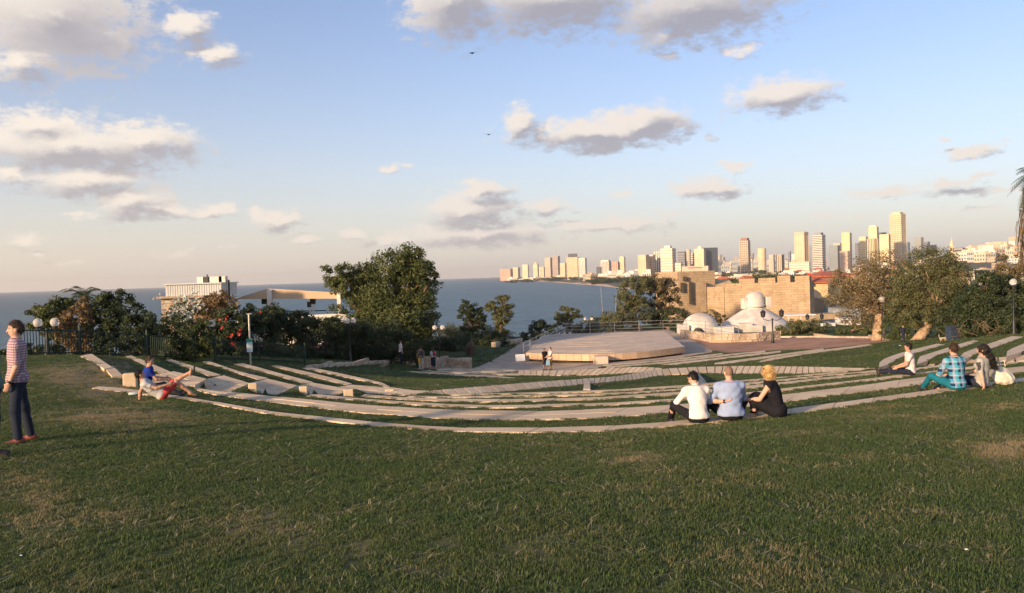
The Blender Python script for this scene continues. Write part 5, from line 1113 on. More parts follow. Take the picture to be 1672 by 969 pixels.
for i in range(46): px = gh.uniform(962,1062); d = gh.uniform(2150,3000); house(px,d,gh.uniform(18,34),gh.uniform(10,22),gh.choice((0,1,0,1,3)))
for i in range(26): px = gh.uniform(815,962); d = gh.uniform(3400,4300)+max(0,(880-px))*8; house(px,d,gh.uniform(18,34),gh.uniform(8,16),gh.choice((0,1,0,3)))
for i in range(34): px = gh.uniform(1165,1345); d = gh.uniform(3300,4600); house(px,d,gh.uniform(18,36),gh.uniform(25,58),gh.choice((0,1,3,4)))
# trees between the houses
CT = []
for v in range(4):
    V,F,ti = leaves([((0,0,.55),(.5,.5,.42)),((.3,.1,.45),(.34,.34,.3)),((-.3,-.1,.4),(.3,.3,.3))],1100,.12,.22,70+v,(.6,1.03)); o = fast_mesh('city_tree',V,F,L_DARK if v%2 else L_GREEN,None,ti); CT.append(o.data); bpy.data.objects.remove(o)
def ctree(px,d,w,h,lab,g): b_ = plain_at(px,d); o = inst('city_tree',gh.choice(CT),None,b_,(0,0,gh.uniform(0,6)),(w,w,h)); tag(o,lab,'tree',g)
for i in range(60): px = gh.uniform(1160,1345); d = gh.uniform(430,900); ctree(px,d,gh.uniform(12,22),gh.uniform(7,12),'dark tree in the belt just behind the fort walls','tree belt behind the fort')
for i in range(70): px = gh.uniform(1165,1660); d = gh.uniform(800,2500); s = (d/1000)**.4; ctree(px,d,gh.uniform(12,24)*s,gh.uniform(8,13)*s,'small dark tree between the low far houses','trees between the far houses')
for i in range(60): px = gh.uniform(960,1100); d = gh.uniform(1750,2150); ctree(px,d,gh.uniform(16,30),gh.uniform(7,13),'small dark tree along the sea front','trees along the sea front')
for i in range(40): px = gh.uniform(830,965); d = gh.uniform(2900,3700); ctree(px,d,gh.uniform(25,40),gh.uniform(8,13),'small dark tree along the sea front','trees along the sea front')
# birds
for px,py,d,lab in ((771,87,60,'upper dark bird gliding in the clear sky'),(798,220,70,'lower dark bird gliding in the clear sky')):
    o = mesh('bird',[(0,-.25,0),(0,.3,0),(.12,0,.03),(-.12,0,.03),(.55,-.05,.16),(-.5,-.02,.05),(0,0,-.06),(.3,.12,.12),(-.28,.12,.08)],[(0,2,6),(2,1,6),(1,3,6),(3,0,6),(0,3,2),(2,3,1),(2,4,7),(7,1,2),(3,8,5),(1,8,3)],M_BLACK); o.location = at_d(px,py,d); tag(o,lab,'bird','birds in the sky')
# ------------------------------------------------------------------ people: smooth solids on a grid, skinned by surface nets
class Sdf:
    def __init__(s, lo, hi, h):
        s.lo = np.array(lo,float)-4*h; s.h = h; s.n = np.ceil((np.array(hi)-s.lo)/h).astype(int)+5
        s.f = np.full(s.n,1.0,np.float32); s.ax = [s.lo[i]+h*np.arange(s.n[i]) for i in range(3)]
    def _blk(s, lo, hi):
        a = np.clip(((lo-s.lo)/s.h).astype(int)-1,0,s.n-1); b = np.clip(((hi-s.lo)/s.h).astype(int)+2,1,s.n)
        sl = tuple(slice(a[i],b[i]) for i in range(3)); g = np.meshgrid(*[s.ax[i][sl[i]] for i in range(3)],indexing='ij',sparse=True)
        return sl,g
    def _smin(s, sl, d, k):
        f = s.f[sl]
        if k<=0: s.f[sl] = np.minimum(f,d); return
        hh = np.clip(.5+.5*(f-d)/k,0,1); s.f[sl] = f*(1-hh)+d*hh-k*hh*(1-hh)
    def cone(s, a, b, ra, rb, k=.03, flat=False, sub=False):
        a = np.array(a,float); b = np.array(b,float); m = max(ra,rb)+k+2*s.h; sl,(X,Y,Z) = s._blk(np.minimum(a,b)-m,np.maximum(a,b)+m)
        ba = b-a; L2 = max(ba@ba,1e-9); t = ((X-a[0])*ba[0]+(Y-a[1])*ba[1]+(Z-a[2])*ba[2])/L2; tc = np.clip(t,0,1)
        d = np.sqrt((X-a[0]-tc*ba[0])**2+(Y-a[1]-tc*ba[1])**2+(Z-a[2]-tc*ba[2])**2)-(ra+(rb-ra)*tc)
        if flat: d = np.maximum(d,(t-1)*math.sqrt(L2))
        if sub: s.f[sl] = np.maximum(s.f[sl],-d)
        else: s._smin(sl,d,k)
    def ell(s, c, r, R=None, k=.03, sub=False):
        c = np.array(c,float); r = np.array(r,float); m = r.max()+k+2*s.h; sl,(X,Y,Z) = s._blk(c-m,c+m); X,Y,Z = X-c[0],Y-c[1],Z-c[2]
        if R is not None: R = np.array(R); X,Y,Z = (R[0,0]*X+R[1,0]*Y+R[2,0]*Z, R[0,1]*X+R[1,1]*Y+R[2,1]*Z, R[0,2]*X+R[1,2]*Y+R[2,2]*Z)
        k0 = np.sqrt((X/r[0])**2+(Y/r[1])**2+(Z/r[2])**2); k1 = np.sqrt((X/r[0]**2)**2+(Y/r[1]**2)**2+(Z/r[2]**2)**2)+1e-9; d = k0*(k0-1)/k1
        if sub: s.f[sl] = np.maximum(s.f[sl],-d)
        else: s._smin(sl,d,k)
    def plane(s, p, n):           # keep the side n points away from
        n = np.array(n,float); n /= np.linalg.norm(n); X,Y,Z = np.meshgrid(*s.ax,indexing='ij',sparse=True)
        s.f = np.maximum(s.f,((X-p[0])*n[0]+(Y-p[1])*n[1]+(Z-p[2])*n[2]).astype(np.float32))
    def folds(s, amp, seed=0, fr=28.0):
        X,Y,Z = np.meshgrid(*s.ax,indexing='ij',sparse=True); g = np.random.default_rng(seed)
        q = 0
        for i in range(4):
            w = g.normal(size=3)*fr*(.6+.4*i); q = q+np.sin(w[0]*X+w[1]*Y+w[2]*Z+g.uniform(0,6)+1.3*np.sin(9*Z+i))/(1+.4*i)
        s.f = s.f+(amp*q*.5).astype(np.float32)
    def mesh(s):
        f = s.f; S_ = f<0; n = np.array(f.shape)
        c = [S_[i:n[0]-1+i,j:n[1]-1+j,k:n[2]-1+k] for i in (0,1) for j in (0,1) for k in (0,1)]
        cnt = sum(x.astype(np.int8) for x in c); act = (cnt>0)&(cnt<8); idx = -np.ones(act.shape,int); I = np.argwhere(act); idx[act] = np.arange(len(I))
        acc = np.zeros((len(I),3)); num = np.zeros(len(I))
        for ax in range(3):
            o = [a for a in range(3) if a!=ax]
            for u in (0,1):
                for v in (0,1):
                    p = I.copy(); p[:,o[0]] += u; p[:,o[1]] += v; q = p.copy(); q[:,ax] += 1
                    fa = f[tuple(p.T)]; fb = f[tuple(q.T)]; m = (fa<0)!=(fb<0); t = fa[m]/(fa[m]-fb[m]); P = p[m].astype(float); P[:,ax] += t; acc[m] += P; num[m] += 1
        V = s.lo+s.h*acc/num[:,None]; F = []
        for ax in range(3):
            o = [(ax+1)%3,(ax+2)%3]; sl0 = [slice(None)]*3; sl1 = [slice(None)]*3; sl0[ax] = slice(0,n[ax]-1); sl1[ax] = slice(1,n[ax])
            A = S_[tuple(sl0)]; B = S_[tuple(sl1)]; E = np.argwhere(A!=B); ok = (E[:,o[0]]>0)&(E[:,o[1]]>0)&(E[:,o[0]]<n[o[0]]-1)&(E[:,o[1]]<n[o[1]]-1); E = E[ok]
            qd = []
            for du,dv in ((-1,-1),(0,-1),(0,0),(-1,0)):
                e = E.copy(); e[:,o[0]] += du; e[:,o[1]] += dv; qd.append(idx[tuple(e.T)])
            Q = np.stack(qd,1); fl = ~A[tuple(E.T)]; Q[fl] = Q[fl][:,::-1]; F.append(Q)
        F = np.concatenate(F); return V,F[(F>=0).all(1)]
    def build(s, name, m, parent):
        V,F = s.mesh(); return fast_mesh(name,V,F,m,parent,None,True)
def vn(v): v = np.array(v,float); return v/np.linalg.norm(v)
def frame(zd, xd):               # rotation whose z follows zd, x as close to xd as possible
    z = vn(zd); x = np.array(xd,float); x = vn(x-z*(x@z)); return np.stack([x,np.cross(z,x),z],1)
def cloth(name,c,var=.12,rough=.9,extra=None): return mat('cloth_'+name,c,rough,var=var,vscale=9,bump=.25,bscale=160,bdist=.004,extra=extra,spec=.15)
def m_skin(name,c): return mat('skin_'+name,c,.55,var=.10,vscale=14,spec=.35)
SK_L = m_skin('light',(.55,.32,.22)); SK_M = m_skin('tan',(.42,.235,.15)); SK_D = m_skin('brown',(.26,.14,.085))
H_BLK = mat('hair_black',(.012,.009,.008),.5,var=.4,vscale=30,bump=.6,bscale=90); H_BRN = mat('hair_brown',(.045,.026,.016),.55,var=.4,vscale=30,bump=.6,bscale=90); H_BLD = mat('hair_blond',(.52,.34,.14),.5,var=.35,vscale=26,bump=.7,bscale=80); H_STUB = mat('hair_stubble',(.20,.12,.085),.7)
M_EYE = mat('eye_dark',(.02,.015,.012),.2,spec=.6); M_LIP = mat('lips',(.38,.15,.12),.5)
def person(label, loc, rz, P, skin, hair, shirt, trousers, shoes, scale=1.0, h=.013, group=None, seed=0, face=True, extras=None):
    """P: pose. Directions are in the person's frame, which faces +Y; lengths are those of an adult"""
    t = empty('person',loc,rz,label,'person',group); g = lambda k,dft: np.array(P.get(k,dft),float)
    fat = P.get('fat',1.0); pel = g('pelvis',(0,0,.95)); sp = vn(g('spine',(0,0,1))); sh_ax = vn(g('shoulders',(1,0,0))); hip_ax = vn(g('hips',(1,0,0)))
    sp2 = vn(g('spine2',sp)); waist = pel+sp*.20; chest = waist+sp2*.20; nb = waist+sp2*.335; hd = vn(g('head',(0,0,1))); fd = g('face',(0,1,0)); neck = nb+vn(sp2+hd)*.05; 
    Hc = nb+vn(sp2*.5+hd)*.06+hd*.10; fd = vn(fd-hd*(fd@hd)); hr = np.cross(fd,hd); sw = P.get('sw',.185)
    J = {}
    for s,n_ in ((-1,'l'),(1,'r')):
        S0 = waist+sp2*.262+sh_ax*s*sw; E = S0+vn(g(n_+'u',(s*.12,0,-1)))*.285; W = E+vn(g(n_+'f',(0,.1,-1)))*.255; J[n_] = (S0,E,W,vn(g(n_+'h',vn(W-E))),vn(g(n_+'p',(-s,0,0))))
        Hp = pel+hip_ax*s*.092-sp*.03; K = Hp+vn(g(n_+'t',(s*.03,.02,-1)))*.43; A = K+vn(g(n_+'s',(0,-.03,-1)))*.42; J[n_+'L'] = (Hp,K,A,vn(g(n_+'k',(s*.12,1,-.08))))
    allp = [pel,Hc+hd*.16,nb]+[p for n_ in 'lr' for p in J[n_][:3]]+[J[n_][2]+J[n_][3]*.2 for n_ in 'lr']+[p for n_ in 'lr' for p in J[n_+'L'][:3]]+[J[n_+'L'][2]+J[n_+'L'][3]*.2 for n_ in 'lr']
    lo = np.min(allp,0)-.2; hi = np.max(allp,0)+.2
    Rt = frame(sp,hip_ax); Rc = frame(sp2,sh_ax); Rh = np.stack([hr,fd,hd],1)
    def torso(S,e,k=.05):
        S.ell(pel,(.165*fat+e,.118*fat+e,.125+e),Rt,k); S.ell(pel+sp*.13,(.140*fat+e,.105*fat+e,.13+e),Rt,k); S.ell(waist+sp2*.10,(.158*fat+e,.112*fat+e,.15+e),Rc,k); S.ell(chest+sp2*.03,(.165*fat+e,.108*fat+e,.13+e),Rc,k)
        [S.cone(nb-sp2*.035,J[n_][0],.060+e,.052+e,.05) for n_ in 'lr']
        if P.get('bust'): 
            for s in (-1,1): S.ell(chest+Rc[:,1]*-.0+np.cross(sp2,sh_ax)*.085+sh_ax*s*.075-sp2*.05,(.062+e,.055+e,.06+e),Rc,.03)
    B = Sdf(lo,hi,h); torso(B,0)
    B.cone(nb-sp2*.03,Hc-hd*.06,.058,.052,.03); B.ell(Hc+hd*.015,(.074,.094,.105),Rh,.02); B.ell(Hc+fd*.028-hd*.058,(.052,.058,.055),Rh,.025)
    if face:
        B.cone(Hc+fd*.088+hd*.012,Hc+fd*.108-hd*.022,.009,.015,.012); B.ell(Hc+fd*.082-hd*.055,(.026,.012,.012),Rh,.008)
        for s in (-1,1): B.ell(Hc+fd*.083+hd*.022+hr*s*.032,(.017,.012,.011),Rh,sub=True); B.ell(Hc+fd*.078+hd*.04+hr*s*.03,(.026,.014,.008),Rh,.008)
    for s in (-1,1): B.ell(Hc+hr*s*.076-fd*.005-hd*.005,(.012,.022,.032),Rh,.008)
    for s,n_ in ((-1,'l'),(1,'r')):
        S0,E,W,hdn,pn = J[n_]; B.cone(S0,E,.052*fat**.5,.041,.04); B.cone(E,E+(W-E)*.35,.041,.040,.02); B.cone(E+(W-E)*.3,W,.040,.027,.02)
        sd = np.cross(hdn,pn); sd = vn(sd); pn = vn(pn-hdn*(pn@hdn)); curl = P.get(n_+'curl',.45); Rp = frame(hdn,sd)
        B.ell(W+hdn*.05,(.040,.017,.055),Rp,.015)
        for i,(o,L) in enumerate(((-.028,.075),(-.009,.085),(.010,.080),(.027,.062))):
            f0 = W+hdn*.088+sd*o; f1 = f0+vn(hdn*math.cos(curl)+pn*math.sin(curl))*L*.5; f2 = f1+vn(hdn*math.cos(curl*2.4)+pn*math.sin(curl*2.4))*L*.5
            B.cone(f0,f1,.0095,.009,.006); B.cone(f1,f2,.009,.0075,.004)
        ts = -1; t0 = W+hdn*.03+sd*ts*.034; t1 = t0+vn(hdn*.7+sd*ts*.75+pn*.25)*.045; t2 = t1+vn(hdn*.95+sd*ts*.25+pn*.3)*.035; B.cone(t0,t1,.013,.011,.012); B.cone(t1,t2,.011,.009,.005)
        Hp,K,A,fdv = J[n_+'L']; B.cone(Hp,K,.083*fat**.5,.056,.05); B.cone(K,K+(A-K)*.4,.055,.055,.03); B.cone(K+(A-K)*.3,A,.055,.037,.03)
        B.cone(A-fdv*.03+np.array([0,0,-.03]),A+fdv*.115+np.array([0,0,-.045]),.034,.026,.03)
    B.build('body',skin,t)
    if shirt:
        S = Sdf(lo,hi,h); torso(S,.017)
        S.ell(pel-sp*.02,(.195*fat,.15*fat,.14),Rt,.04); S.cone(nb-sp2*.07,nb+sp2*.03,.105,.070,.04)
        S.plane(pel-sp*P.get('hem',.06),-sp)
        S.plane(nb+sp2*.022,vn(sp2*1+np.cross(sp2,sh_ax)*-.35))
        sl_ = P.get('sleeve',.65)           # 0 none, 0.5 short, 1 elbow, 2 wrist
        for n_ in 'lr':
            S0,E,W = J[n_][:3]; f_ = fat**.5
            if sl_>0:
                e = S0+(E-S0)*min(1,sl_); S.cone(S0,e,.062*f_,.060*f_ if sl_<1 else .053,.05,flat=sl_<=1)
                if sl_>1: S.cone(E,E+(W-E)*(sl_-1),.053,.040,.02,flat=True)
            else: S.ell(S0+(E-S0)*.25,(.075,.075,.09),None,sub=True)
        S.folds(.005,seed); S.build(P.get('shirt_name','shirt'),shirt,t)
        if P.get('collar'):
            S = Sdf(nb-.15,nb+.2,h*.8); S.cone(nb-sp2*.015,nb+vn(sp2+hd)*.045,.075,.066,.01,flat=True); S.cone(nb-sp2*.1,nb+vn(sp2+hd)*.09,.060,.055,0,sub=True); S.build('collar',shirt,t)
    if trousers:
        S = Sdf(lo,hi,h); e = .02; S.ell(pel-sp*.02,(.168*fat+e,.120*fat+e,.125+e),Rt,.05); S.plane(pel+sp*P.get('waist',.04),sp)
        ln = P.get('legs',2.0)
        for n_ in 'lr':
            Hp,K,A,fdv = J[n_+'L']; S.cone(Hp,Hp+(K-Hp)*min(1,ln),.092*fat**.5,.070 if ln>=1 else .085,.05,flat=ln<=1)
            if ln>1: S.cone(K,K+(A-K)*(ln-1)*1.05,.068,P.get('cuff',.056),.03,flat=True)
        if P.get('skirt'):
            S.cone(pel,(J['lL'][1]+J['rL'][1])/2,.165,.15,.08); S.cone(J['lL'][1],J['rL'][1],.085,.085,.06)
        S.folds(.005,seed+3,24); S.build(P.get('trousers_name','trousers'),trousers,t)
    if shoes:
        for n_ in 'lr':
            Hp,K,A,fdv = J[n_+'L']; S = Sdf(A-.24,A+.24,h*.9); dn = vn(np.cross(np.cross(fdv,A-K),fdv)); dn = -dn if dn@(A-K)<0 else dn
            if P.get('sandal'):
                S.cone(A-fdv*.06+dn*.070,A+fdv*.18+dn*.078,.020,.022,.02); S.cone(A+fdv*.06+dn*.03-np.cross(fdv,dn)*.04,A+fdv*.06+dn*.03+np.cross(fdv,dn)*.04,.012,.012,.01)
            else: S.cone(A-fdv*.045+dn*.035,A+fdv*.145+dn*.045,.047,.040,.03); S.cone(A+dn*-.03,A+dn*.02,.05,.05,.03); S.plane(A+dn*.085,dn)
            S.build('shoe',shoes,t)
    if hair:
        S = Sdf(Hc-.45,Hc+.25,h*.8); st = P.get('hair','short')
        if st=='stubble': S.ell(Hc+hd*.018-fd*.004,(.0765,.096,.107),Rh,0); S.plane(Hc+fd*.035+hd*.02,vn(fd*.9-hd*.7)); S.plane(Hc-hd*.05,-hd)
        elif st=='short':
            S.ell(Hc+hd*.026-fd*.010,(.083,.101,.108),Rh,0); S.plane(Hc+fd*.052+hd*.045,vn(fd*.85-hd*.75)); S.plane(Hc-hd*.055-fd*.03,vn(-hd+fd*.25)); S.folds(.006,seed+1,60)
        elif st=='bob':
            S.ell(Hc+hd*.026-fd*.012,(.092,.108,.112),Rh,0); S.ell(Hc-hd*.055-fd*.035,(.098,.085,.095),Rh,.03); S.ell(Hc+fd*.10-hd*.045,(.058,.085,.075),Rh,sub=True); S.plane(Hc-hd*.125,-hd); S.folds(.004,seed+1,45)
        elif st=='long':
            S.ell(Hc+hd*.026-fd*.012,(.094,.110,.114),Rh,0); tail = g('tail',(.3,-.5,-1)); e = Hc-fd*.06-hd*.02; S.cone(e,e+vn(tail)*.20,.085,.085,.04); S.cone(e+vn(tail)*.18,e+vn(tail)*.42,.085,.050,.04); S.ell(Hc+fd*.115-hd*.035,(.055,.09,.08),Rh,sub=True); S.folds(.011,seed+1,60)
        S.build('hair',hair,t)
        if h<.02 and st!='stubble':
            V0,F0 = S.mesh(); q = np.random.default_rng(seed+40); n0 = 1400 if st!='short' else 700; ii = q.integers(0,len(V0),n0); p0 = V0[ii]; out_ = p0-(Hc+hd*.01); out_ /= np.linalg.norm(out_,axis=1)[:,None]
            fall = (-hd*(.9 if st!='short' else .35)-fd*.35) if st!='long' else vn(g('tail',(.3,-.5,-1))); dr = out_*q.uniform(.15,.6,(n0,1))+fall+q.normal(size=(n0,3))*.35; dr /= np.linalg.norm(dr,axis=1)[:,None]; ln_ = q.uniform(.02,.05,(n0,1))*(1.0 if st=='short' else 1.8)
            sd_ = np.cross(dr,q.normal(size=(n0,3))); sd_ /= np.linalg.norm(sd_,axis=1)[:,None]; VV = np.stack([p0-sd_*.003,p0+sd_*.003,p0+dr*ln_],1).reshape(-1,3)
            tag(fast_mesh('hair_strands',VV,np.arange(n0*3).reshape(-1,3),hair,t),kind='stuff')
    if face:
        for s in (-1,1): MB().sphere(tuple(Hc+fd*.080+hd*.020+hr*s*.032),.0105,8,6).build('eye',M_EYE,t,True)
        MB().sphere(tuple(Hc+fd*.090-hd*.055),(.020,.012,.006),8,5).build('lips',M_LIP,t,True)
    if extras: extras(t,J,dict(pel=pel,sp=sp,sp2=sp2,chest=chest,nb=nb,Hc=Hc,hd=hd,fd=fd,hr=hr,sh=sh_ax,waist=waist,bk=-np.cross(sp2,sh_ax)))
    if scale!=1: t.scale = (scale,)*3
    return t
def band(t,c,ax,r,w,name,m):     # a ring round a limb
    R = frame(ax,(1,0,.2)); V = []; F = []; n = 14
    for z,q in ((-w/2,r*.9),(-w/2,r),(w/2,r),(w/2,r*.9)):
        for k in range(n): a = 2*math.pi*k/n; V.append(tuple(np.array(c)+R@np.array([q*math.cos(a),q*math.sin(a),z])))
    F = [(i*n+k,i*n+(k+1)%n,(i+1)*n+(k+1)%n,(i+1)*n+k) for i in range(3) for k in range(n)]; return mesh(name,V,F,m,t,True)
M_WATCH = mat('watch_black',(.02,.02,.022),.3,spec=.6)
def bx_cloth(name,c,size,R,m,t,rnd=.35):
    """a soft sided solid such as a rucksack"""
    S = Sdf(np.array(c)-max(size),np.array(c)+max(size),.02); S.ell(c,np.array(size)*.62,R,0); S.ell(np.array(c)-np.array(R)[:,2]*size[2]*.15,np.array(size)*.62,R,.05); S.folds(.006,3,20); return S.build(name,m,t)
# patterned cloth: woven checks
def gingham(T,b,vec,out):
    s = T.new('ShaderNodeSeparateXYZ'); T.l.new(vec,s.inputs[0]); hz = T.math('GREATER_THAN',T.math('FRACT',T.math('MULTIPLY',s.outputs[2],27)),.5); vt = T.math('GREATER_THAN',T.math('FRACT',T.math('MULTIPLY',T.math('ADD',s.outputs[0],T.math('MULTIPLY',s.outputs[1],.9)),27)),.5)
    c = T.mix(T.math('MULTIPLY',hz,.7),(.50,.42,.43,1),(.26,.07,.08,1)); c = T.mix(T.math('MULTIPLY',vt,.55),c,(.10,.07,.16,1)); T.l.new(c,b.inputs['Base Color'])
def plaid(T,b,vec,out):
    s = T.new('ShaderNodeSeparateXYZ'); T.l.new(vec,s.inputs[0]); x = T.math('FRACT',T.math('MULTIPLY',s.outputs[0],7.2)); z = T.math('FRACT',T.math('MULTIPLY',s.outputs[2],7.2))
    dx = T.math('GREATER_THAN',x,.62); dz = T.math('GREATER_THAN',z,.60); px_ = T.math('LESS_THAN',x,.26); pz = T.math('LESS_THAN',z,.22)
    c = T.mix(T.math('MULTIPLY',pz,.55),(.06,.33,.42,1),(.40,.42,.50,1)); c = T.mix(T.math('MULTIPLY',px_,.55),c,(.40,.30,.42,1)); c = T.mix(T.math('MULTIPLY',dx,.35),c,(.03,.08,.22,1)); c = T.mix(T.math('MULTIPLY',dz,.3),c,(.03,.08,.22,1)); c = T.mix(T.math('MULTIPLY',T.math('MULTIPLY',dx,dz),.9),c,(.012,.012,.05,1)); T.l.new(c,b.inputs['Base Color'])
C_GING = cloth('red_blue_check',(.5,.3,.3),extra=gingham); C_PLAID = cloth('turquoise_plaid',(.1,.4,.5),extra=plaid)
C_WHITE = cloth('white',(.72,.66,.60),.05); C_LBLUE = cloth('light_blue',(.27,.34,.50),.07); C_BLK = cloth('black',(.014,.014,.018)); C_NAVY = cloth('navy',(.018,.022,.04)); C_JEAN = cloth('dark_jeans',(.022,.028,.045)); C_BLUE = cloth('royal_blue',(.012,.03,.21)); C_GREYT = cloth('light_grey',(.42,.42,.42)); C_CORAL = cloth('coral',(.50,.065,.060)); C_TEAL = cloth('teal',(.010,.13,.18)); C_GRN = cloth('grey_green',(.10,.15,.14)); C_PINKW = cloth('pinkish_white',(.66,.54,.52)); C_KHAKI = cloth('khaki',(.20,.13,.07)); C_CAMO = cloth('grey_brown',(.16,.13,.10),.5); C_ORG = cloth('orange',(.62,.32,.05)); C_RED = cloth('red',(.36,.02,.03)); C_PALE = cloth('pale_beige',(.48,.42,.36)); C_CHAR = cloth('charcoal',(.05,.05,.055)); C_STONE = cloth('stone_grey',(.35,.34,.31))
M_REDSHOE = mat('red_brown_shoe',(.22,.06,.045),.6); M_DARKSHOE = mat('dark_shoe',(.03,.026,.024),.6); M_SANDAL = mat('sandal',(.025,.022,.022),.6)
TRIO = 'three friends on the nearest stone row'
# left edge: two men talking
def ex_watch(side):
    def f(t,J,q): S0,E,W = J[side][:3]; band(t,W-(W-E)*.06,W-E,.036,.032,'watch',M_WATCH)
    return f
p = on_ground(33,724)
person('standing man at the left edge in a checked shirt, dark jeans and red shoes', p, math.radians(118), dict(pelvis=(0,0,.945),spine=(0,-.02,1),lu=(-.10,.02,-1),lf=(.05,.42,-1),ru=(.12,0,-1),rf=(0,.2,-1),lt=(-.04,.10,-1),ls=(0,-.06,-1),rt=(.06,-.16,-1),rs=(.02,-.16,-1),sleeve=.95,collar=True,hem=.07,head=(0,.05,1),face=(-.05,1,0)), SK_L,H_BRN,C_GING,C_JEAN,M_REDSHOE,1.03,.0115,'men talking at the left edge',1,extras=ex_watch('l'))
p = stand(-19,11.2)
person('man in a grey green shirt mostly cut off by the left edge', p, math.radians(-70), dict(lu=(-.12,.02,-1),lf=(0,.1,-1),ru=(.14,-.02,-1),rf=(0,.08,-1),sleeve=.9,rt=(.04,.1,-1)), SK_L,H_BRN,C_GRN,C_JEAN,M_DARKSHOE,1.0,.014,'men talking at the left edge',2,face=False)
# the two resting men
p = at_z(240,641,-2.65); p.z += .0
person('man in a royal blue shirt and sunglasses sitting on the left stone row', p, math.radians(-62), dict(pelvis=(0,0,.12),spine=(0,.02,1),spine2=(0,.22,1),lu=(-.15,.55,-.8),lf=(.25,.95,-.1),ru=(.15,.55,-.8),rf=(-.1,1,-.12),lt=(-.15,1,.16),ls=(.05,.75,-.6),rt=(.12,1,.12),rs=(0,.8,-.55),lk=(0,.8,.5),rk=(0,.8,.5),sleeve=.6,head=(0,.12,1),face=(.55,.9,-.05)), SK_M,H_BRN,C_BLUE,C_CHAR,M_DARKSHOE,.97,.0125,'two men resting at the left',3,
    extras=lambda t,J,q: MB().box(tuple(q['Hc']+q['fd']*.09+q['hd']*.022),(.12,.03,.032),math.atan2(-q['fd'][0],q['fd'][1])).build('sunglasses',M_WATCH,t))
p = on_ground(264,652.5)
person('man in a grey shirt and coral shorts reclining on the grass with one leg crossed', p, math.radians(-66), dict(pelvis=(0,0,.12),spine=(0,-.72,.42),spine2=(0,-.62,.66),lu=(-.35,-.35,-.75),lf=(-.1,-.1,-.9),ru=(.30,.75,-.35),rf=(.0,1,.28),lt=(-.12,.62,.62),ls=(.25,.62,.34),rt=(.12,.72,.68),rs=(.05,.76,-.66),lk=(.15,.12,.95),rk=(0,.9,-.2),sleeve=.55,legs=.95,hem=.02,head=(0,-.25,.9),face=(-.15,1,.25),sandal=True,hips=(1,0,0)), SK_M,H_BLK,C_GREYT,C_CORAL,M_SANDAL,.98,.0125,'two men resting at the left',4)
# three friends
def ex_belt(t,J,q): pass
p = at_z(1141,689.5,-2.65)
person('man in a white shirt with bowed head, leftmost of the seated three', p, math.radians(6), dict(pelvis=(0,0,.115),spine=(0,.10,1),spine2=(.0,.42,1),lu=(-.52,.35,-.75),lf=(.35,.8,.12),ru=(.35,.5,-.8),rf=(-.3,.9,-.2),lt=(-.66,.62,.44),ls=(.05,.75,-.66),rt=(.40,.85,.42),rs=(0,.75,-.66),sleeve=1.95,collar=True,hem=.05,head=(-.12,.55,1),face=(-.55,.8,-.35)), SK_L,H_BLK,C_WHITE,C_BLK,M_DARKSHOE,.97,.0115,TRIO,5)
p = at_z(1194,685,-2.65)
person('bald man in light blue shirt, arm behind his back, middle of the seated three', p, math.radians(2), dict(fat=1.28,sw=.205,pelvis=(0,0,.125),spine=(0,.03,1),spine2=(0,.20,1),lu=(-.42,-.06,-.78),lf=(.95,-.62,.02),lh=(1,-.1,.12),lp=(0,.2,1),lcurl=1.25,ru=(.30,.45,-.85),rf=(-.1,.9,-.25),lt=(-.58,.75,.40),ls=(.08,.75,-.64),rt=(.58,.75,.42),rs=(-.05,.75,-.66),sleeve=1.02,collar=True,hem=.055,wide_hem=True,head=(0,.15,1),face=(-.1,1,-.1),hair='stubble'), SK_L,H_STUB,C_LBLUE,C_BLK,M_DARKSHOE,1.0,.0115,TRIO,6,extras=ex_watch('l'))
p = at_z(1270,680,-2.65)
def ex_wom(t,J,q): 
    c = q['Hc']+q['hd']*.085+q['fd']*.045; MB().box(tuple(c),(.15,.02,.03),math.atan2(-q['fd'][0],q['fd'][1])).build('sunglasses',M_WATCH,t)
person('blond woman in a black sleeveless dress turned to the left, rightmost of the seated three', p, math.radians(62), dict(pelvis=(0,0,.125),spine=(0,.12,1),spine2=(0,.38,1),lu=(-.18,.50,-.78),lf=(.15,.95,-.12),ru=(.15,.40,-.82),rf=(-.05,1,-.05),lt=(-.16,1,.50),ls=(.05,.12,-.72),rt=(.20,1,.50),rs=(0,.15,-.75),sleeve=0,hem=.12,legs=1.5,head=(0,.10,1),face=(.05,1,.0),hair='bob',bust=True,shirt_name='dress',trousers_name='skirt',skirt=True,sw=.165,wide_hem=True), SK_L,H_BLD,C_BLK,C_BLK,mat('tan_shoe',(.42,.27,.19),.6),.98,.0115,TRIO,7,extras=ex_wom)
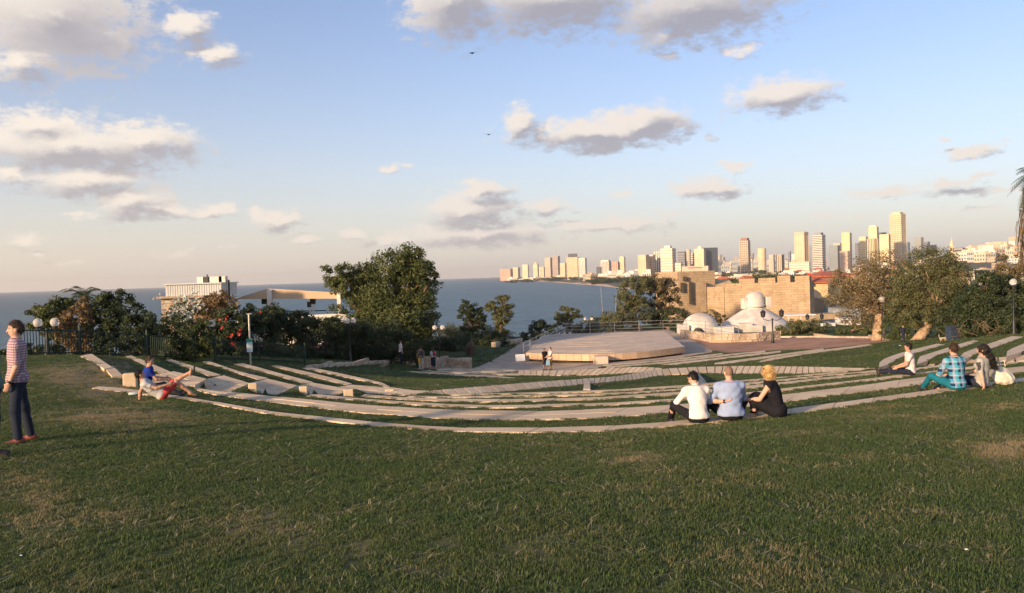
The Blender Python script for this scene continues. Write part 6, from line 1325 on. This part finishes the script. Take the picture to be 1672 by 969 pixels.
# right hand sitters
p = at_z(1487,612,-3.25)
person('man in a pinkish white shirt sitting sideways with outstretched legs', p, math.radians(72), dict(pelvis=(0,0,.115),spine=(0,-.06,1),spine2=(0,.16,1),lu=(-.1,.35,-.9),lf=(.1,.9,-.3),ru=(.12,.3,-.9),rf=(-.1,.9,-.3),lt=(-.12,1,.08),ls=(.1,1,-.10),rt=(.12,1,.15),rs=(-.2,1,-.18),lk=(0,.4,.9),rk=(0,.4,.9),sleeve=.6,head=(0,.1,1),face=(.1,1,-.15)), SK_M,H_BLK,C_PINKW,C_NAVY,M_DARKSHOE,1.0,.014,'people sitting at the right',8,face=False)
p = at_z(1563,636,-2.65)
person('man in a turquoise plaid shirt and teal trousers seen from behind', p, math.radians(12), dict(pelvis=(0,0,.12),spine=(0,.03,1),spine2=(0,.22,1),lu=(-.32,.30,-.85),lf=(.25,.85,-.35),ru=(.28,.4,-.85),rf=(-.2,.9,-.3),lt=(-.68,.62,.40),ls=(.12,.75,-.62),rt=(.25,.9,.4),rs=(0,.75,-.64),sleeve=1.6,collar=True,hem=.08,wide_hem=True,head=(0,.08,1),face=(0,1,-.05)), SK_L,H_BRN,C_PLAID,C_TEAL,M_DARKSHOE,1.03,.0125,'people sitting at the right',9,face=False)
p = at_z(1603,632.5,-2.65)
def ex_sleeves(t,J,q):
    for n_ in 'lr':
        S0,E,W = J[n_][:3]; S = Sdf(np.minimum(S0,E)-.12,np.maximum(S0,E)+.12,.013); S.cone(S0,S0+(E-S0)*.98,.072,.055,.02,flat=True); S.folds(.004,4); S.build('sleeve',C_CHAR,t)
person('long haired woman in a grey shirt with dark sleeves leaning on her arm', p, math.radians(40), dict(pelvis=(0,0,.12),spine=(0,-.12,1),spine2=(0,-.02,1),lu=(-.28,-.20,-.95),lf=(-.05,-.22,-1),lp=(0,1,0),lcurl=.1,ru=(.2,.5,-.8),rf=(-.3,.85,-.3),lt=(-.12,1,.12),ls=(.1,.85,-.4),rt=(.15,1,.2),rs=(0,.6,-.7),sleeve=.98,hem=.09,head=(0,.02,1),face=(-.35,1,0),hair='long',tail=(.40,-.30,-.9),sw=.165,bust=True), SK_L,H_BLK,C_STONE,C_JEAN,M_DARKSHOE,.97,.0125,'people sitting at the right',10,face=True,extras=ex_sleeves)
# walkers
WK = 'walkers near the low stone wall'
p = on_ground(655,596.5); person('man in a pinkish white shirt and dark trousers standing before the dark bush', p, math.radians(-70), dict(lu=(-.1,.05,-1),lf=(0,.3,-1),ru=(.1,.05,-1),rf=(0,.3,-1),sleeve=.9), SK_L,H_BRN,C_PINKW,C_NAVY,M_DARKSHOE,.98,.022,WK,11,face=False)
def pack(m_,off=.17,size=(.17,.12,.24)):
    def f(t,J,q): bx_cloth('backpack',q['chest']+q['bk']*off-q['sp2']*.04,size,frame(q['sp2'],q['sh']),m_,t)
    return f
p = on_ground(688,606); person('walker with a dark backpack and an orange cloth at the hip', p, math.radians(15), dict(sleeve=.6,lu=(-.3,.1,-1),lf=(.1,.5,-.8),ru=(.2,.1,-1),rf=(-.1,.6,-.8)), SK_M,H_BRN,C_CAMO,C_PALE,M_DARKSHOE,.98,.022,WK,12,face=False,
    extras=lambda t,J,q: (pack(C_CHAR)(t,J,q), bx_cloth('waist_cloth',q['pel']+np.array([-.13,-.02,-.18]),(.14,.18,.38),np.eye(3),C_ORG,t)))
p = on_ground(708,606); person('walker in a grey top and dark skirt carrying a red backpack', p, math.radians(35), dict(sleeve=.6,hair='long',tail=(0,-.2,-1),skirt=True,legs=1.6,head=(-.05,.2,1),trousers_name='skirt'), SK_M,H_BRN,C_GREYT,C_NAVY,M_DARKSHOE,.93,.022,WK,13,face=False,extras=pack(C_RED))
p = on_ground(890,605); person('person in dark clothes standing in front of the stage', p, math.radians(-150), dict(sleeve=.6,legs=1.1,lu=(-.2,.1,-1),lf=(0,.6,-.8),ru=(.1,0,-1)), SK_D,H_BLK,C_BLK,C_NAVY,M_DARKSHOE,.97,.022,'pair in front of the stage',14,face=False)
p = on_ground(899.5,605); person('person in a white shirt holding a light blue bag in front of the stage', p, math.radians(110), dict(sleeve=.7,lu=(-.1,.3,-.9),lf=(0,.9,-.3),ru=(.1,.2,-.9),rf=(0,.8,-.4)), SK_L,H_BLK,C_PINKW,C_KHAKI,M_DARKSHOE,1.0,.022,'pair in front of the stage',15,face=False)
b = on_ground(899.5,605); t = empty('shopping_bag',b+Vector((-.22,-.3,.42)),0,'light blue shopping bag held by the person in the white shirt','bag'); MB().box((0,0,.2),(.26,.1,.36),.3,.92).build('bag_body',mat('bag_blue',(.30,.52,.62),.7),t); MB().tube([(-.06,0,.38),(-.04,0,.52),(.04,0,.52),(.06,0,.38)],.01,5).build('handle',M_WHITE,t)
p = on_ground(1475,560); person('small figure in dark clothes standing between the tan tree and the leaning trunk', p, math.radians(170), dict(sleeve=1.8), SK_M,H_BLK,C_NAVY,C_JEAN,M_DARKSHOE,.72,.024,None,16,face=False)
# white bag, bottle, bin, cat
def small_things():
    p = at_z(1638,628,-2.65); t = empty('tote_bag',p,.3,'white cloth bag with thin stripes beside the long haired woman','bag')
    S = Sdf((-.4,-.4,-.1),(.4,.4,.6),.014); S.ell((0,0,.14),(.24,.15,.17),None,0); S.ell((-.05,0,.24),(.15,.11,.15),None,.08); S.ell((.10,0,.10),(.18,.14,.12),None,.05); S.plane((0,0,0),(0,0,-1)); S.folds(.016,8,18); S.build('bag_body',cloth('natural_canvas',(.66,.60,.48),.2),t)
    for s in (-1,1): MB().tube([(-.13,s*.05,.36),(-.16,s*.07,.48),(-.06,s*.09,.53),(.0,s*.06,.40)],.012,6).build('handle',cloth('natural_canvas',(.66,.60,.48),.2),t)
    p = on_ground(218,646.5); t = empty('plastic_bottle',p,0,'small clear plastic bottle lying in the grass by the resting men','bottle'); mb = MB().lathe([(.02,-.11),(.032,-.10),(.032,.05),(.014,.09),(.014,.11)],n=12); mb.V = [(v[2],v[1],v[0]+.035) for v in mb.V]
    o = mb.build('bottle_body',mat('clear_plastic',(.6,.7,.7),.1,spec=.5),t,True); o.rotation_euler = (0,0,.4); mc = MB().lathe([(.016,.11),(.016,.13)],n=10); mc.V = [(v[2],v[1],v[0]+.035) for v in mc.V]; o = mc.build('cap',M_WHITE,t); o.rotation_euler = (0,0,.4)
    p = stand(1557,54); t = empty('waste_bin',p,.1,'dark blue waste bin under the bushes behind the cat','bin'); k = 54/FPX
    m_ = mat('bin_blue',(.03,.045,.075),.6,var=.2); MB().box((0,0,.42),(.62,.55,.84),0,1.12).build('bin_body',m_,t); MB().box((0,0,.88),(.74,.66,.08)).build('lid',m_,t)
    for x in (-.22,.22): MB().lathe([(.08,-.02),(.08,.03)],(x,-.2,.04),10).build('wheel',M_BLACK,t)
    p = on_ground(1540,558.5); t = empty('cat',p,0,'white and tan cat walking with its tail raised below the dark bushes','cat'); S = Sdf((-.45,-.15,-.02),(.45,.15,.62),.011)
    S.cone((-.16,0,.21),(.14,0,.22),.072,.068,.04); S.ell((.12,0,.21),(.09,.062,.085),None,.03); S.cone((.16,0,.24),(.24,0,.29),.05,.042,.03); S.ell((.28,0,.30),(.055,.048,.048),None,.02); S.cone((.31,0,.29),(.335,0,.285),.025,.02,.01)
    for s in (-1,1): S.cone((.275,s*.03,.33),(.272,s*.038,.375),.018,.004,.008)
    for x,s,l in ((.15,-.038,.05),(.12,.038,-.02)): S.cone((x,s,.20),(x+l*.6,s,.10),.032,.020,.02); S.cone((x+l*.6,s,.10),(x+l,s,.012),.018,.015,.01); S.cone((x+l,s,.014),(x+l+.03,s,.013),.015,.013,.01)
    for x,s,l in ((-.15,-.04,-.04),(-.17,.04,.04)): S.cone((x,s,.20),(x+l*.2+.04,s,.12),.045,.024,.02); S.cone((x+l*.2+.04,s,.12),(x+l-.02,s,.07),.022,.015,.01); S.cone((x+l-.02,s,.07),(x+l,s,.012),.015,.013,.01); S.cone((x+l,s,.014),(x+l+.03,s,.013),.014,.012,.01)
    S.cone((-.21,0,.24),(-.27,0,.36),.02,.018,.02); S.cone((-.27,0,.36),(-.25,0,.50),.018,.012,.01)
    S.build('body',mat('cat_fur',(.62,.52,.42),.9,col2=(.30,.16,.08),vscale=7,bump=.4,bscale=90),t)
    g = random.Random(3)
    for k,(px,py) in enumerate(((358,704),(1470,566),(1265,672),(350,748),(35,915),(1578,906))):
        p = on_ground(px,py); w = .014 if py>600 else .12; o = mesh('paper_scrap',[(-w,-w*.5,.03),(w*.8,-w*.6,.03),(w,w*.5,.03+w*.3),(-w*.7,w*.6,.03+w*.2),(0,0,.03+w*.5)],[(0,1,4),(1,2,4),(2,3,4),(3,0,4),(3,2,1,0)],M_WHITE); o.location = p; o.rotation_euler = (0,0,g.uniform(0,3)); tag(o,['white paper scrap on the lawn below the coral shorts','white litter on the grass behind the man in the pinkish white shirt','tiny white scrap at the feet of the blond woman','small white scrap on the left lawn','pale dry leaf scrap at the lower left corner','pale dry leaf scrap at the lower right'][k],'litter','litter on the lawn')
small_things()
# ------------------------------------------------------------------ turf: short blades in tufts, instanced on points by geometry nodes
def m_grass():
    m = bpy.data.materials.new('grass_blade'); m.use_nodes = True; T = NT(m.node_tree); b = T.n['Principled BSDF']; b.inputs['Roughness'].default_value = .6; b.inputs['Specular IOR Level'].default_value = .2
    at = T.new('ShaderNodeAttribute', attribute_name='tint'); dr = T.new('ShaderNodeAttribute', attribute_name='dry', attribute_type='INSTANCER'); g = T.new('ShaderNodeNewGeometry')
    n = T.noise(g.outputs['Position'],1.7,5,.65)
    c = T.mix(T.ramp(at.outputs['Fac'],0,1), GR_A, GR_B); c = T.mix(T.ramp(n,.35,.7,0,.6), c, GR_C)
    f = T.math('ADD', dr.outputs['Fac'], T.math('MULTIPLY', T.math('SUBTRACT', at.outputs['Fac'], .5), .5))
    c = T.mix(T.ramp(f,.35,.95), c, GR_DRY); c = T.mix(T.math('GREATER_THAN', at.outputs['Fac'], 1.5), c, GR_STRAW)
    T.l.new(c, b.inputs['Base Color']); tr = T.new('ShaderNodeBsdfTranslucent'); T.l.new(c, tr.inputs[0]); ms = T.new('ShaderNodeMixShader'); ms.inputs[0].default_value = .42
    T.l.new(b.outputs[0], ms.inputs[1]); T.l.new(tr.outputs[0], ms.inputs[2]); T.l.new(ms.outputs[0], T.n['Material Output'].inputs[0]); return m
GR_A = (.050,.092,.028,1); GR_B = (.115,.170,.055,1); GR_C = (.130,.145,.055,1); GR_DRY = (.33,.265,.14,1); GR_STRAW = (.52,.43,.26,1)
def build_grass():
    g = np.random.default_rng(21); V = []; F = []; TI = []; TID = []
    for k in range(5):
        straw = (k==4); nb = 9 if straw else 26
        for i in range(nb):
            r = .055*math.sqrt(g.random()); a = g.uniform(0,6.28); x,y = r*math.cos(a),r*math.sin(a); h = g.uniform(.012,.032) if not straw else g.uniform(.008,.02); w = g.uniform(.0018,.003) if not straw else .0016
            d = g.uniform(0,6.28); lean = g.uniform(.1,.9)*h if not straw else g.uniform(.04,.11); dx,dy = math.cos(d),math.sin(d); sx,sy = -dy*w,dx*w; b0 = len(V)
            V += [(x-sx,y-sy,-.006),(x+sx,y+sy,-.006),(x+dx*lean*.35+sx*.8,y+dy*lean*.35+sy*.8,h*.6),(x+dx*lean*.35-sx*.8,y+dy*lean*.35-sy*.8,h*.6),(x+dx*lean,y+dy*lean,h)]
            F += [(b0,b0+1,b0+2),(b0,b0+2,b0+3),(b0+3,b0+2,b0+4)]; t = 2.0 if straw else g.random(); TI += [t]*3; TID += [k+1]*5
    pts = []
    for r0,r1,dens,sc in ((3.3,7,260,1.0),(7,11,190,1.15),(11,18,120,1.35),(18,30,42,1.9),(30,52,15,2.8),(52,88,5,4.6)):
        am = math.radians(38); n = int(dens*am*(r1**2-r0**2)); r = np.sqrt(g.uniform(r0**2,r1**2,n)); a = g.uniform(-am,am,n); pts.append(np.stack([r*np.sin(a),r*np.cos(a),np.full(n,sc)],1))
    P = np.concatenate(pts); ins = in_quad_lower(P[:,:2],None,.015); P = P[~ins]; z = height(P[:,:2])+(np.sin(P[:,0]*1.7+np.sin(P[:,1]*1.1)*2)*np.sin(P[:,1]*1.3+P[:,0]*.4))*.012
    W = np.c_[P[:,:2],z]; px,py,dd = proj(W); keep = ~pnpoly(px,py,FORE)&~pnpoly(px,py,PLAZA)&(px>-120)&(px<1800)&(py<1040)&~(pnpoly(px,py,[(100,610),(165,600),(200,640),(160,655),(90,640)])&(g.random(len(px))<.6)); W,P,px,py = W[keep],P[keep],px[keep],py[keep]
    # patches where the turf has dried out
    def fbm(x,y,s): return (np.sin(x*s+1.3*np.sin(y*s*.7+1))+np.sin(y*s*1.1+1.7*np.sin(x*s*.6+2))+.6*np.sin((x+y)*s*2.3+np.sin(x*s*3))+.5*np.sin((x-y)*s*3.1))/3.1
    dry = .38*fbm(W[:,0],W[:,1],.9)+.26*fbm(W[:,0]+9,W[:,1],2.6)+.22*fbm(W[:,0]-4,W[:,1]+7,6.5)+.17+g.normal(size=len(W))*.14
    for cx_,cy_,sx,sy,a in ((200,682,110,20,.8),(110,612,70,18,.6),(170,640,60,14,.6),(1640,740,70,24,.75),(1040,745,70,12,.6),(1300,710,120,18,.3),(60,830,60,40,.3),(420,860,80,40,.35),(900,900,140,40,.25),(1480,680,130,20,.4),(1250,930,120,40,.3),(700,800,120,30,.2)):
        dry += a*np.exp(-(((px-cx_)/sx)**2+((py-cy_)/sy)**2))
    lush = np.exp(-(((px-640)/110)**2+((py-880)/30)**2))+np.exp(-(((px-420)/150)**2+((py-700)/22)**2)); dry = np.clip(dry-.25*lush,0,1.2)
    n = len(W); kind = g.integers(0,4,n); st = g.random(n)<(.07+.12*np.clip(dry,0,1)); kind[st] = 4
    scl = P[:,2]*g.uniform(.7,1.25,n)*np.where(dry>.6,.75,1.0); tall = g.random(n)<.03; scl[tall&~st] *= 1.6; scl[st] *= g.uniform(.8,2.0,int(st.sum()))
    nv = len(V); V = np.array(V+W.tolist()) if False else np.concatenate([np.array(V),W]); me = bpy.data.meshes.new('lawn_grass'); me.vertices.add(len(V)); me.vertices.foreach_set('co',V.astype(np.float32).ravel())
    F = np.array(F,np.int32); me.loops.add(F.size); me.loops.foreach_set('vertex_index',F.ravel()); me.polygons.add(len(F)); me.polygons.foreach_set('loop_start',np.arange(len(F),dtype=np.int32)*3); me.update(calc_edges=True)
    def attr(nm,ty,dom,arr): a = me.attributes.new(nm,ty,dom); a.data.foreach_set('value',arr)
    z0 = np.zeros(nv,np.float32); attr('tint','FLOAT','FACE',np.array(TI,np.float32)); attr('tid','INT','POINT',np.r_[np.array(TID),np.zeros(n,int)].astype(np.int32)); attr('kind_id','INT','POINT',np.r_[np.full(nv,-1),kind].astype(np.int32))
    attr('scl','FLOAT','POINT',np.r_[z0,scl].astype(np.float32)); attr('sclz','FLOAT','POINT',np.r_[z0,scl**.35].astype(np.float32)); attr('rot','FLOAT','POINT',np.r_[z0,g.uniform(0,6.28,n)].astype(np.float32)); attr('dry','FLOAT','POINT',np.r_[z0,dry].astype(np.float32))
    m_ = m_grass(); me.materials.append(m_); o = bpy.data.objects.new('lawn_grass',me); link(o); tag(o,'short green lawn grass with dry straw patches covering the slope','grass',kind='stuff')
    ng = bpy.data.node_groups.new('grass_scatter','GeometryNodeTree'); ng.interface.new_socket('Geometry',in_out='INPUT',socket_type='NodeSocketGeometry'); ng.interface.new_socket('Geometry',in_out='OUTPUT',socket_type='NodeSocketGeometry')
    N = ng.nodes; L = ng.links; gi = N.new('NodeGroupInput'); go = N.new('NodeGroupOutput'); jn = N.new('GeometryNodeJoinGeometry')
    def named(nm,ty): nd = N.new('GeometryNodeInputNamedAttribute'); nd.data_type = ty; nd.inputs[0].default_value = nm; return nd.outputs[0]
    def eq(sock,v): nd = N.new('FunctionNodeCompare'); nd.data_type = 'INT'; nd.operation = 'EQUAL'; L.new(sock,nd.inputs[2]); nd.inputs[3].default_value = v; return nd.outputs[0]
    def sep(v): nd = N.new('GeometryNodeSeparateGeometry'); nd.domain = 'POINT'; L.new(gi.outputs[0],nd.inputs[0]); L.new(eq(named('tid','INT'),v),nd.inputs[1]); return nd.outputs[0]
    pg = sep(0); cb = N.new('ShaderNodeCombineXYZ'); L.new(named('rot','FLOAT'),cb.inputs[2]); sv = N.new('ShaderNodeCombineXYZ'); L.new(named('scl','FLOAT'),sv.inputs[0]); L.new(named('scl','FLOAT'),sv.inputs[1]); L.new(named('sclz','FLOAT'),sv.inputs[2])
    for k in range(5):
        ip = N.new('GeometryNodeInstanceOnPoints'); L.new(pg,ip.inputs['Points']); L.new(eq(named('kind_id','INT'),k),ip.inputs['Selection']); L.new(sep(k+1),ip.inputs['Instance']); L.new(cb.outputs[0],ip.inputs['Rotation']); L.new(sv.outputs[0],ip.inputs['Scale']); L.new(ip.outputs[0],jn.inputs[0])
    L.new(jn.outputs[0],go.inputs[0]); md = o.modifiers.new('scatter','NODES'); md.node_group = ng
build_grass()
# ------------------------------------------------------------------ evening haze over sea and city
def build_haze():
    m = bpy.data.materials.new('evening_haze'); m.use_nodes = True; T = NT(m.node_tree); T.n.remove(T.n['Principled BSDF']); v = T.new('ShaderNodeVolumePrincipled')
    v.inputs['Color'].default_value = (.96,.92,.86,1); v.inputs['Density'].default_value = HAZE_D; v.inputs['Anisotropy'].default_value = .2
    T.l.new(v.outputs[0],T.n['Material Output'].inputs['Volume'])
    o = MB().box((0,0,0),(2,2,2)).build('haze',m); o.scale = (33000,33000,100); o.location = (0,0,96); o.scale = (20500,20500,125); tag(o,kind='stuff')
HAZE_D = 0.00006
build_haze()
